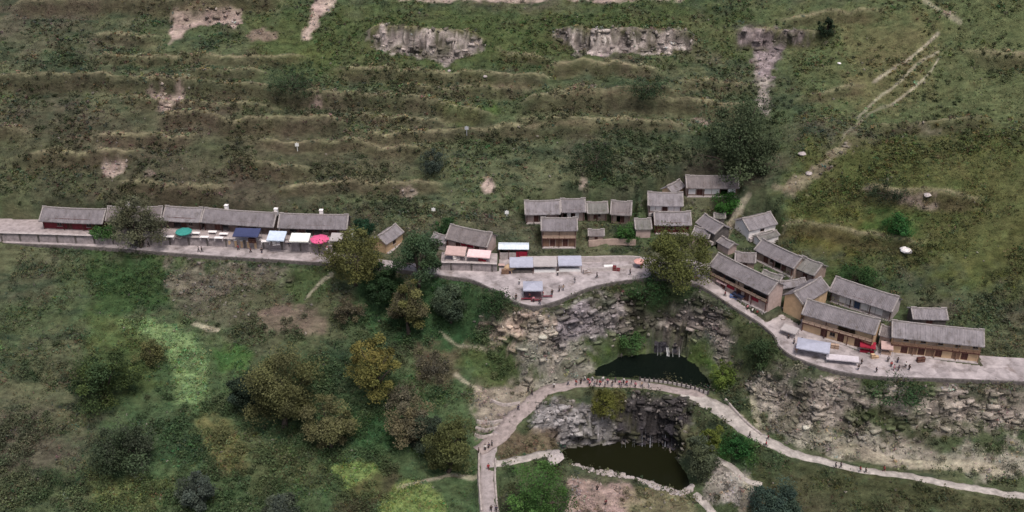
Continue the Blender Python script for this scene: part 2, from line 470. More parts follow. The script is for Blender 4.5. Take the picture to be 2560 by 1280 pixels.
H("grey tiled house with a white wall panel second in the upper row", (1402, 531), (1466, 530), 3.9, 2.9, d=3.3, rise=2.1, tile=0, wall=PINKW, low="oWoWp", over=1.25)
H("low mossy roofed house third in the upper row", (1468, 534), (1522, 533), 3.9, 2.5, d=2.9, rise=1.7, tile=3, wall=EARTH, low="pdwp", over=1.25)
H("grey tiled house with earth porch at the right end of the upper row", (1525, 536), (1579, 539), 3.7, 2.9, d=3.3, rise=2.2, tile=1, wall=EARTH, low="podp", over=1.25)
H("grey tiled house with two white wall panels below the topmost house", (1619, 514), (1709, 516), 5.8, 2.5, d=3.2, rise=2.2, tile=2, wall=PINKW, low="WWdWW", over=1.25)
H("small pink walled hut with a pale roof left of the red-fronted house", (1588, 574), (1631, 573), 3.0, 2.4, d=2.6, rise=1.6, over=0.4, tile=3, wall=PINKW, low="ppp")
H("red-fronted tiled house just behind the big golden tree", (1636, 563), (1730, 563), 3.2, 2.7, d=3.2, rise=2.1, tile=2, wall=MAROON, low="pdwdp", over=1.25)
H("narrow house with a diagonal roof beside the village lane", (1738, 557), (1786, 586), 2.8, 2.5, d=2.9, rise=1.7, over=0.5, tile=0, wall=GREYW, low="pwp")
H("small shed with a rough grey roof behind the golden tree", (1728, 588), (1772, 598), 1.6, 2.2, d=2.4, rise=1.3, over=0.3, tile=0, wall=PINKW, low="pdp", name="tiled_shed")
H("topmost house with white walls below the dark walnut tree", (1716, 471), (1849, 471), 8.6, 2.6, d=3.3, rise=2.0, tile=1, wall=EARTH, low="WdWWoW", over=1.25)
H("little gabled hut left of the topmost house", (1682, 484), (1714, 466), 7.8, 1.9, d=2.0, rise=1.3, over=0.3, tile=2, wall=CREAM, low="ppp", name="tiled_shed")
H("tiny tiled outhouse in the garden beside the lane", (1784, 545), (1815, 546), 3.6, 1.5, d=1.4, rise=0.6, over=0.2, tile=3, wall=GREYW, low="pdp", name="tiled_shed")
H("white walled house with a squarish roof above the right hand houses", (1873, 578), (1945, 560), 2.4, 2.2, d=3.4, rise=1.8, over=0.4, tile=2, wall=PLAST, low="pwp")
H("low flat white outbuilding below the squarish roofed house", (1900, 602), (1951, 588), 1.4, 1.8, d=1.6, rise=0.5, over=0.2, tile=3, wall=PLAST, low="pp", name="tiled_shed")
H("long diagonal back house behind the balcony house", (1884, 624), (1984, 672), 0.0, 2.6, d=3.0, rise=1.9, tile=0, wall=EARTH, low="pdwodp")
H("pale roofed back house at the lower end of the diagonal back row", (1984, 668), (2036, 690), -0.6, 2.6, d=3.2, rise=1.8, tile=3, wall=EARTH, low="pdp")
H("low crouched roof house between the two diagonal rows", (1836, 653), (1890, 658), 0.0, 2.0, d=2.6, rise=1.1, over=0.4, tile=1, wall=EARTH, low="pdp")
H("long two storey house with red timber balcony beside the lane", (1771, 664), (1921, 738), -2.0, 5.0, d=3.3, rise=2.2, over=0.9, tile=0, wall=PINKW, low="pdrddrp", up="oootooo", balc="tan")
H("house with a big cream gable wall facing the lane", (2008, 762), (2076, 722), -3.9, 4.4, d=2.9, rise=1.9, over=0.4, tile=0, wall=CREAM, low="pwp")
H("small courtyard roof with a bluish sheet behind the cream gable", (1956, 722), (2020, 712), -2.0, 2.3, d=1.7, rise=0.8, over=0.3, tile=2, wall=GREYW, low="pdp", name="tiled_shed")
H("long back house with white walls and a blue door on the right", (2071, 728), (2231, 781), -3.6, 2.9, d=3.5, rise=2.3, tile=0, wall=PALEW, low="pWWBWWWp", over=1.25)
H("long two storey cream house with timber posts by the right terrace", (2003, 785), (2188, 838), -5.2, 5.0, d=3.3, rise=2.2, over=1.0, tile=0, wall=CREAM, low="ppdwdpdp", up="ttttoopp", balc="tan")
H("two storey house with a brown gallery at the right edge", (2229, 843), (2462, 868), -5.7, 4.6, d=3.4, rise=2.2, over=1.0, tile=2, wall=CREAM, low="pdbdbdpbdp", up="twtwtwtwtw", balc="brown")
H("small pale roof house behind the right edge gallery house", (2282, 798), (2372, 800), -3.8, 2.6, d=2.6, rise=1.4, over=0.4, tile=2, wall=GREYW, low="pdp")
H("small dark porch house squeezed between the two right hand long houses", (2196, 838), (2230, 846), -5.4, 3.2, d=2.4, rise=1.3, over=0.4, tile=1, wall=EARTH, low="pdp", name="tiled_shed")
H("low courtyard shed behind the balcony house", (1900, 690), (1950, 706), -0.9, 2.0, d=1.7, rise=0.8, over=0.3, tile=3, wall=EARTH, low="pdp", name="tiled_shed")
H("grey lean-to beside the diagonal roof by the lane", (1790, 604), (1822, 622), 0.9, 1.9, d=1.8, rise=0.9, over=0.3, tile=0, wall=PINKW, low="pp", name="tiled_shed")
H("small tiled shed right of the timber house garden", (1470, 590), (1512, 590), 1.6, 1.8, d=1.7, rise=0.9, over=0.3, tile=1, wall=EARTH, low="pdp", name="tiled_shed")
for h in HOUSES:
    hd = h["d"] * 2 - h["over"]
    e = h["L"] / 2 + 0.3
    f = lambda x, y: h["c"] + h["ax"] * x + h["ay"] * y
    h["rect"] = np.array([f(-e, -h["d"] + 0.2), f(e, -h["d"] + 0.2), f(e, h["d"] + 0.3), f(-e, h["d"] + 0.3)])

# ------------------------------------------------------------------ terrain heights
CP = []
def cp(u, v, z): CP.append(W(u, v, z))
for x in range(-190, 200, 20):
    r = 0.16 * max(0, x - 74) ** 1.12
    g = -5.0 * math.exp(-((x - 64) / 7.0) ** 2)
    for y, z in ((40, 22), (58, 32.5), (76, 43.5), (98, 57), (125, 73), (156, 92)):
        CP.append(np.array([x, y, z + r * min(1, y / 60) + (g if y < 95 else 0)]))
    if x < 20: CP.append(np.array([x, 15.5, 7.0])); CP.append(np.array([x, 26, 13.0]))
for y in (36, 48, 62, 78): CP.append(np.array([57 + y * 0.12, y, 22 + (y - 40) * 0.62 - 4.0]))
for u, v, z in [(1250, 520, 6.5), (1250, 570, 4), (1400, 480, 9.5), (1550, 480, 9.5), (1500, 560, 3.6), (1500, 600, 1.5), (1600, 620, 1.0), (1650, 440, 12.5), (1800, 420, 14.5), (1880, 480, 9),
                (1780, 510, 6.0), (1840, 560, 3.2), (1830, 620, 1.0), (1960, 500, 9), (1960, 560, 5.5), (1990, 620, 2.0), (2080, 660, 0.8), (2100, 560, 8), (2200, 660, 2.5), (2260, 720, -0.5), (2330, 760, -2.0), (2330, 640, 6), (2250, 520, 13),
                (2100, 420, 16), (2330, 420, 21), (2500, 760, -1), (2500, 600, 10), (2700, 800, -2), (2700, 640, 10), (2700, 450, 22), (2020, 340, 20), (1960, 400, 14.5)]: cp(u, v, z)
for i, p in enumerate(LIP):           # ground just outside the lip drops by a wall's height
    q = p.copy(); q[1] -= 0.7; q[2] -= 0.95
    CP.append(q)
_t = np.gradient(LIPF[:, :2], axis=0); _t /= np.linalg.norm(_t, axis=1)[:, None]
for i in range(0, len(LIPF), 9):      # a grassy brow before the slope falls away
    q = LIPF[i].copy(); q[:2] += np.array([_t[i, 1], -_t[i, 0]]) * 2.6; q[2] -= 2.0
    CP.append(q)
for p in BACK[::2]: CP.append(p + np.array([0, 1.0, 0.3]))
for u, v, z in [(-200, 760, -8), (-200, 900, -13), (-200, 1100, -20), (-200, 1280, -25), (-500, 900, -12), (-500, 1250, -24),
                (250, 700, -5), (300, 760, -8), (300, 900, -14), (300, 1100, -21), (300, 1280, -26), (500, 700, -5.2), (520, 770, -8.5), (550, 900, -14.5), (600, 1050, -20.5), (600, 1280, -26.5),
                (730, 720, -5.5), (740, 800, -8.6), (800, 900, -14), (850, 1000, -18), (800, 1120, -22), (850, 1280, -27),
                (930, 740, -6), (1000, 800, -10), (1000, 900, -15), (1000, 1000, -19), (1000, 1120, -22.5), (1050, 1280, -26.5),
                (1130, 760, -6.5), (1150, 850, -12), (1130, 960, -17), (1130, 1060, -20.5), (1120, 1180, -24), (1160, 1280, -26),
                (1220, 800, -8), (1270, 860, -12.5), (1250, 940, -16.5), (1180, 1020, -19.3), (1340, 800, -6), (1340, 850, -11.5), (1340, 900, -15), (1330, 950, -17),
                (1420, 775, -5), (1430, 830, -11), (1430, 880, -15), (1430, 930, -16.8), (1500, 735, -4), (1510, 800, -10), (1520, 850, -14.5), (1490, 890, -16.6),
                (1600, 730, -4), (1600, 790, -10.5), (1610, 845, -15.0), (1600, 868, -16), (1700, 742, -4.5), (1710, 800, -10.5), (1720, 850, -14.6), (1740, 880, -16), (1650, 884, -17.7), (1690, 888, -17.7), (1640, 852, -14.9), (1665, 851, -14.9), (1700, 852, -14.9), (1665, 835, -14.4),
                (1790, 790, -6), (1800, 850, -12), (1810, 920, -16), (1830, 980, -16.6), (1880, 840, -8.5), (1890, 900, -12), (1890, 960, -15), (1900, 1030, -17.2),
                (1960, 930, -9.5), (1980, 1000, -14), (1990, 1070, -17.5), (2100, 970, -9.5), (2100, 1040, -14.5), (2110, 1110, -18.6), (2220, 975, -10), (2220, 1050, -15), (2230, 1130, -20),
                (2335, 980, -10.2), (2335, 1060, -15.5), (2335, 1150, -20.8), (2500, 990, -10.5), (2500, 1100, -17), (2500, 1190, -22), (2750, 1000, -10), (2750, 1150, -19),
                (1840, 1110, -20.5), (1900, 1150, -22), (2000, 1200, -22.8), (2150, 1230, -23.2), (2330, 1270, -24), (2000, 1280, -25.5), (2600, 1300, -24.5),
                (1780, 1060, -19.5), (1740, 1100, -24), (1780, 1150, -24.3), (1750, 1200, -27), (1800, 1230, -27), (1860, 1260, -27),
                (1350, 1020, -18.6), (1310, 1070, -21.5), (1330, 1110, -23.3), (1380, 1060, -22), (1300, 1200, -25.5), (1320, 1280, -28),
                (1430, 1180, -28.2), (1500, 1200, -28.4), (1600, 1225, -28.3), (1700, 1245, -28.2), (1480, 1260, -29.5), (1600, 1280, -30), (1500, 1340, -31),
                (1400, 985, -17.3), (1500, 980, -17.2), (1600, 983, -17.2), (1700, 992, -17.4), (1390, 1110, -25),
                (-300, 1420, -29), (300, 1420, -29.5), (900, 1420, -30), (1500, 1420, -32), (2100, 1420, -29), (2700, 1420, -27)]: cp(u, v, z)
for x in range(-190, 200, 38): CP.append(np.array([x, -100, -35.0]))
CP = np.array(CP)
K = np.linalg.norm(CP[:, None, :2] - CP[None, :, :2], axis=2)
n = len(CP)
Am = np.zeros((n + 3, n + 3)); Am[:n, :n] = -K + np.eye(n) * 0.02
Am[:n, n] = 1; Am[:n, n + 1:] = CP[:, :2]; Am[n, :n] = 1; Am[n + 1:, :n] = CP[:, :2].T
wv = np.linalg.solve(Am, np.concatenate([CP[:, 2], np.zeros(3)]))
def axis(parts):
    o = []
    for a, b, s in parts: o.append(np.arange(a, b, s))
    return np.concatenate(o)
GX = axis([(-190, -125, 1.3), (-125, 125, 0.46), (125, 190.1, 1.3)])
GY = axis([(-100, -66, 1.2), (-66, 8, 0.33), (8, 80, 0.5), (80, 156, 1.6)])
XX, YY = np.meshgrid(GX, GY, indexing='ij')
ZZ = np.zeros(XX.shape); CPF = CP.astype(np.float32)
for i in range(0, len(GX), 40):
    x = XX[i:i + 40].ravel(); y = YY[i:i + 40].ravel()
    k = np.sqrt((x[:, None].astype(np.float32) - CPF[None, :, 0]) ** 2 + (y[:, None].astype(np.float32) - CPF[None, :, 1]) ** 2)
    ZZ[i:i + 40] = (-k @ wv[:n] + wv[n] + x * wv[n + 1] + y * wv[n + 2]).reshape(XX[i:i + 40].shape)
hill = sstep(12, 30, YY)
# rolling ground, gullies and old field benches
ZZ += fbm(XX, YY * 1.3, 26, 3, 4) * (0.35 + 1.3 * hill) * sstep(-60, -10, np.abs(XX) * 0 + YY + 200)
def zat(x, y):
    """terrain height by bilinear interpolation"""
    x = np.atleast_1d(np.asarray(x, float)); y = np.atleast_1d(np.asarray(y, float))
    i = np.clip(np.searchsorted(GX, x) - 1, 0, len(GX) - 2); j = np.clip(np.searchsorted(GY, y) - 1, 0, len(GY) - 2)
    tx = np.clip((x - GX[i]) / (GX[i + 1] - GX[i]), 0, 1); ty = np.clip((y - GY[j]) / (GY[j + 1] - GY[j]), 0, 1)
    return (ZZ[i, j] * (1 - tx) + ZZ[i + 1, j] * tx) * (1 - ty) + (ZZ[i, j + 1] * (1 - tx) + ZZ[i + 1, j + 1] * tx) * ty
TT = np.arange(120, 620, 0.25)
def T(u, v):
    """where the terrain was surveyed at photo position (u, v)"""
    d = ray(u, v)
    P = CAM[None] + TT[:, None] * d[None]
    below = P[:, 2] < zat(P[:, 0], P[:, 1])
    k = int(np.argmax(below)) if below.any() else len(TT) - 1
    return P[k].copy()

TERRACES = [([(-100, 200), (225, 208), (330, 212), (470, 215), (560, 228), (700, 245), (860, 255), (1050, 265), (1140, 290), (1230, 300)], 2.6),
            ([(470, 185), (560, 186), (660, 189)], 1.6), ([(840, 182), (1000, 195), (1180, 200), (1300, 208), (1370, 204)], 1.9),
            ([(1300, 266), (1400, 260), (1500, 258), (1640, 265), (1760, 270), (1880, 272)], 2.6), ([(1370, 176), (1480, 165), (1560, 174), (1650, 187)], 1.6),
            ([(400, 305), (450, 293), (500, 287), (540, 298), (580, 320), (640, 315), (720, 308), (860, 315)], 2.2), ([(570, 405), (660, 420), (780, 432)], 1.7),
            ([(60, 400), (225, 395), (340, 385)], 1.8), ([(40, 16), (225, 12), (430, 15), (560, 12), (700, 10)], 2.2), ([(900, 345), (1100, 338), (1300, 325), (1500, 320)], 1.2),
            ([(1000, 225), (1200, 232), (1330, 226)], 1.3), ([(1400, 232), (1560, 228), (1700, 236)], 1.3), ([(1900, 590), (2000, 560), (2150, 600), (2300, 615)], 1.0),
            ([(2180, 330), (2260, 322), (2335, 318), (2480, 312)], 2.0), ([(2160, 480), (2250, 492), (2340, 498), (2440, 500)], 1.6),
            ([(2420, 140), (2520, 150), (2660, 160)], 1.5), ([(-250, 330), (-80, 322), (60, 330)], 1.5),
            ([(240, 150), (420, 146), (600, 152), (760, 150)], 0.9), ([(300, 250), (420, 262), (560, 268), (700, 280)], 0.9), ([(880, 292), (1000, 300), (1130, 312)], 0.9), ([(240, 345), (380, 350), (480, 342)], 1.0), ([(640, 355), (800, 362), (960, 375), (1100, 380)], 0.9),
            ([(1300, 298), (1450, 300), (1600, 305), (1700, 318)], 0.9), ([(700, 470), (900, 462), (1100, 470)], 0.8), ([(300, 462), (420, 468), (560, 472)], 0.8), ([(1700, 205), (1780, 212), (1880, 215)], 0.9), ([(1950, 60), (2050, 40), (2200, 30)], 0.8), ([(2000, 250), (2080, 232), (2160, 222)], 0.7), ([(1250, 130), (1370, 150)], 0.8), ([(240, 90), (400, 96)], 0.8),
            ([(915, 96), (1000, 98), (1100, 104), (1200, 112)], 3.6), ([(1380, 98), (1500, 101), (1600, 98), (1735, 103)], 3.2), ([(425, 42), (500, 36), (605, 36)], 2.0), ([(1840, 88), (1960, 92), (2060, 98)], 2.4)]
lipmask = np.zeros(XX.shape); scarp = np.zeros(XX.shape)
for uv, amp in TERRACES:
    P = np.array([T(*q) for q in uv]); P = P[np.argsort(P[:, 0])]
    yl = np.interp(XX, P[:, 0], P[:, 1]) + fbm(XX, YY * 0.2, 6, 77, 3) * 0.7
    dd = YY - yl
    end = sstep(P[0, 0] - 3, P[0, 0] + 4, XX) * (1 - sstep(P[-1, 0] - 4, P[-1, 0] + 3, XX))
    ZZ += amp * end * (sstep(-1.6, 0, dd) * np.exp(-np.clip(dd, 0, None) / 3.2) - 0.45 * np.exp(-((dd + 2.6) / 1.6) ** 2))
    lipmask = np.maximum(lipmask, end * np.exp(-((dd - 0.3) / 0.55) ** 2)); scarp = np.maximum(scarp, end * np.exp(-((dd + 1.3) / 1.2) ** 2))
# lumpy scrub on the slopes
lump = fbm(XX, YY, 3.4, 41, 3)
# paved level, yards, house pads, ponds, footpaths
KEEP = np.ones(XX.shape)                       # where plants may grow
s_path = s = sdf_poly(XX, YY, PATH_POLY)
PZ = padz(XX)
ZZ = np.where(s < 0.35, np.minimum(ZZ, PZ - 0.35), ZZ)
ZZ = np.where(s < 0.35, PZ - 0.35, ZZ)
ZZ = np.where((s >= 0.35) & (s < 7.9), np.maximum(ZZ, PZ - 0.55 - 0.42 * s - 2.6 * np.clip(s - 2.3, 0, None)), ZZ)
KEEP *= sstep(0.4, 1.0, s)
YPOLY = []
for nm, z, uv, dep in YARDS:
    F = np.array([W(u, v, z) for u, v in uv])
    P = np.vstack([F, (F + np.array([0, dep, 0]))[::-1]]); YPOLY.append((nm, z, F, P))
    s = sdf_poly(XX, YY, P)
    ZZ = np.where(s < 0.1, z - 0.12, ZZ); KEEP *= sstep(0.0, 0.5, s)
def win(P, reach):
    i0, i1 = np.searchsorted(GX, [P[:, 0].min() - reach, P[:, 0].max() + reach]); j0, j1 = np.searchsorted(GY, [P[:, 1].min() - reach, P[:, 1].max() + reach])
    return slice(max(0, i0 - 1), i1 + 1), slice(max(0, j0 - 1), j1 + 1)
onpath = s_path < 0.3
for h in HOUSES:
    w = win(h["rect"], 3.0); Xw, Yw, Zw = XX[w], YY[w], ZZ[w]
    s = sdf_poly(Xw, Yw, h["rect"], 3.0)
    zt = h["zb"] - 0.25
    k = sstep(1.5, 0.25, s); front = ((Xw - h["c"][0]) * h["ay"][0] + (Yw - h["c"][1]) * h["ay"][1]) < -h["d"] + 0.2
    up = np.where(front, np.minimum(k, (Zw > zt - 2.5) * 1.0 * k), k)
    ZZ[w] = np.where(onpath[w] & (s > 0.3), Zw, Zw * (1 - up) + zt * up)
    KEEP[w] *= sstep(0.2, 0.9, s)
for P, z, f in ((POND_A, POND_A_Z, 0.6), (POND_B, POND_B_Z, 2.2)):
    s = sdf_poly(XX, YY, P) + fbm(XX, YY, 2.0, 9, 2) * 0.25
    k = sstep(f, 0.0, s)
    ZZ = np.where(s < f, ZZ * (1 - k) + (z - 0.05 - sstep(0.1, -1.5, s) * 0.8) * k, ZZ)
    ZZ = np.where((s > 0.25) & (s < f + 1) & (ZZ < z + 0.2), z + 0.2 + 0.2 * (s - 0.25), ZZ)
    KEEP *= sstep(0.2, 0.8, s)
FOOTL = []
for nm, uvz, hw in FOOT:
    P = resample(np.array([W(*q[:3]) for q in uvz]), 0.8)
    if len(uvz[0]) > 3:
        kk = np.array([W(*q[:3])[0] for q in uvz]); o_ = np.argsort(kk); hwv = np.interp(P[:, 0], kk[o_], np.array([q[3] for q in uvz])[o_])
    else: hwv = np.full(len(P), hw)
    FOOTL.append((nm, P, hwv)); hw = float(hwv.max())
    d, z = dist_line(XX, YY, P)
    k = sstep(hw + 1.6, hw + 0.2, d)
    ZZ = ZZ * (1 - k) + (z - 0.08) * k
    KEEP *= sstep(hw, hw + 0.6, d)

# ------------------------------------------------------------------ terrain colours by place
GRASS = np.array([0.066, 0.088, 0.044]); BROWN_C = np.array([0.086, 0.080, 0.058]); OLIVE = np.array([0.104, 0.112, 0.064]); DEEP = np.array([0.034, 0.050, 0.030])
YZ = YY * 0.75 + ZZ * 0.95                      # runs along the slope, so blotches keep their size on cliffs
big = fbm(XX, YZ * 1.2, 30, 51, 4); mid = fbm(XX, YZ * 1.4, 9, 61, 4)
def mixc(C, c, k): return C * (1 - k[..., None]) + np.asarray(c) * k[..., None]
C = np.broadcast_to(GRASS, XX.shape + (3,)).copy()
C = mixc(C, BROWN_C, np.clip(0.22 + 0.7 * big + 0.6 * mid, 0, 1))
C = mixc(C, OLIVE, np.clip(fbm(XX, YZ, 14, 71, 4) * 1.1, 0, 0.8))
C = mixc(C, DEEP, np.clip(fbm(XX * 0.7, YZ * 2.0, 5, 81, 5) * 1.7 - 0.2, 0, 0.7))
ROCK = np.zeros(XX.shape)
def zone(uv, c, op=1.0, soft=1.2, amp=1.6, rock=0.0, bare=0.0, seed=0, ns=2.6):
    P = np.array([T(*q) for q in uv])
    w = win(P, 9.0)
    s = sdf_poly(XX[w], YY[w], P, 9.0) + fbm(XX[w], YZ[w], ns, 300 + seed, 4) * amp
    k = sstep(soft, -soft, s) * op
    C[w] = mixc(C[w], c, k)
    if rock: ROCK[w] = np.maximum(ROCK[w], k * rock)
    if bare: KEEP[w] *= 1 - k * bare
def ell(u, v, a, b, n=14): return [(u + a * math.cos(t * 2 * math.pi / n), v + b * math.sin(t * 2 * math.pi / n)) for t in range(n)]
SOIL = (0.40, 0.315, 0.28); SOILP = (0.235, 0.165, 0.15); RK = (0.37, 0.32, 0.305); RKG = (0.28, 0.25, 0.26); RKD = (0.10, 0.088, 0.092); WET = (0.032, 0.029, 0.036); PALE = (0.38, 0.345, 0.32)
LIME = (0.15, 0.225, 0.10); LIME2 = (0.16, 0.215, 0.075); GREEN = (0.035, 0.072, 0.022); YOL = (0.14, 0.135, 0.06); EMER = (0.034, 0.072, 0.030)
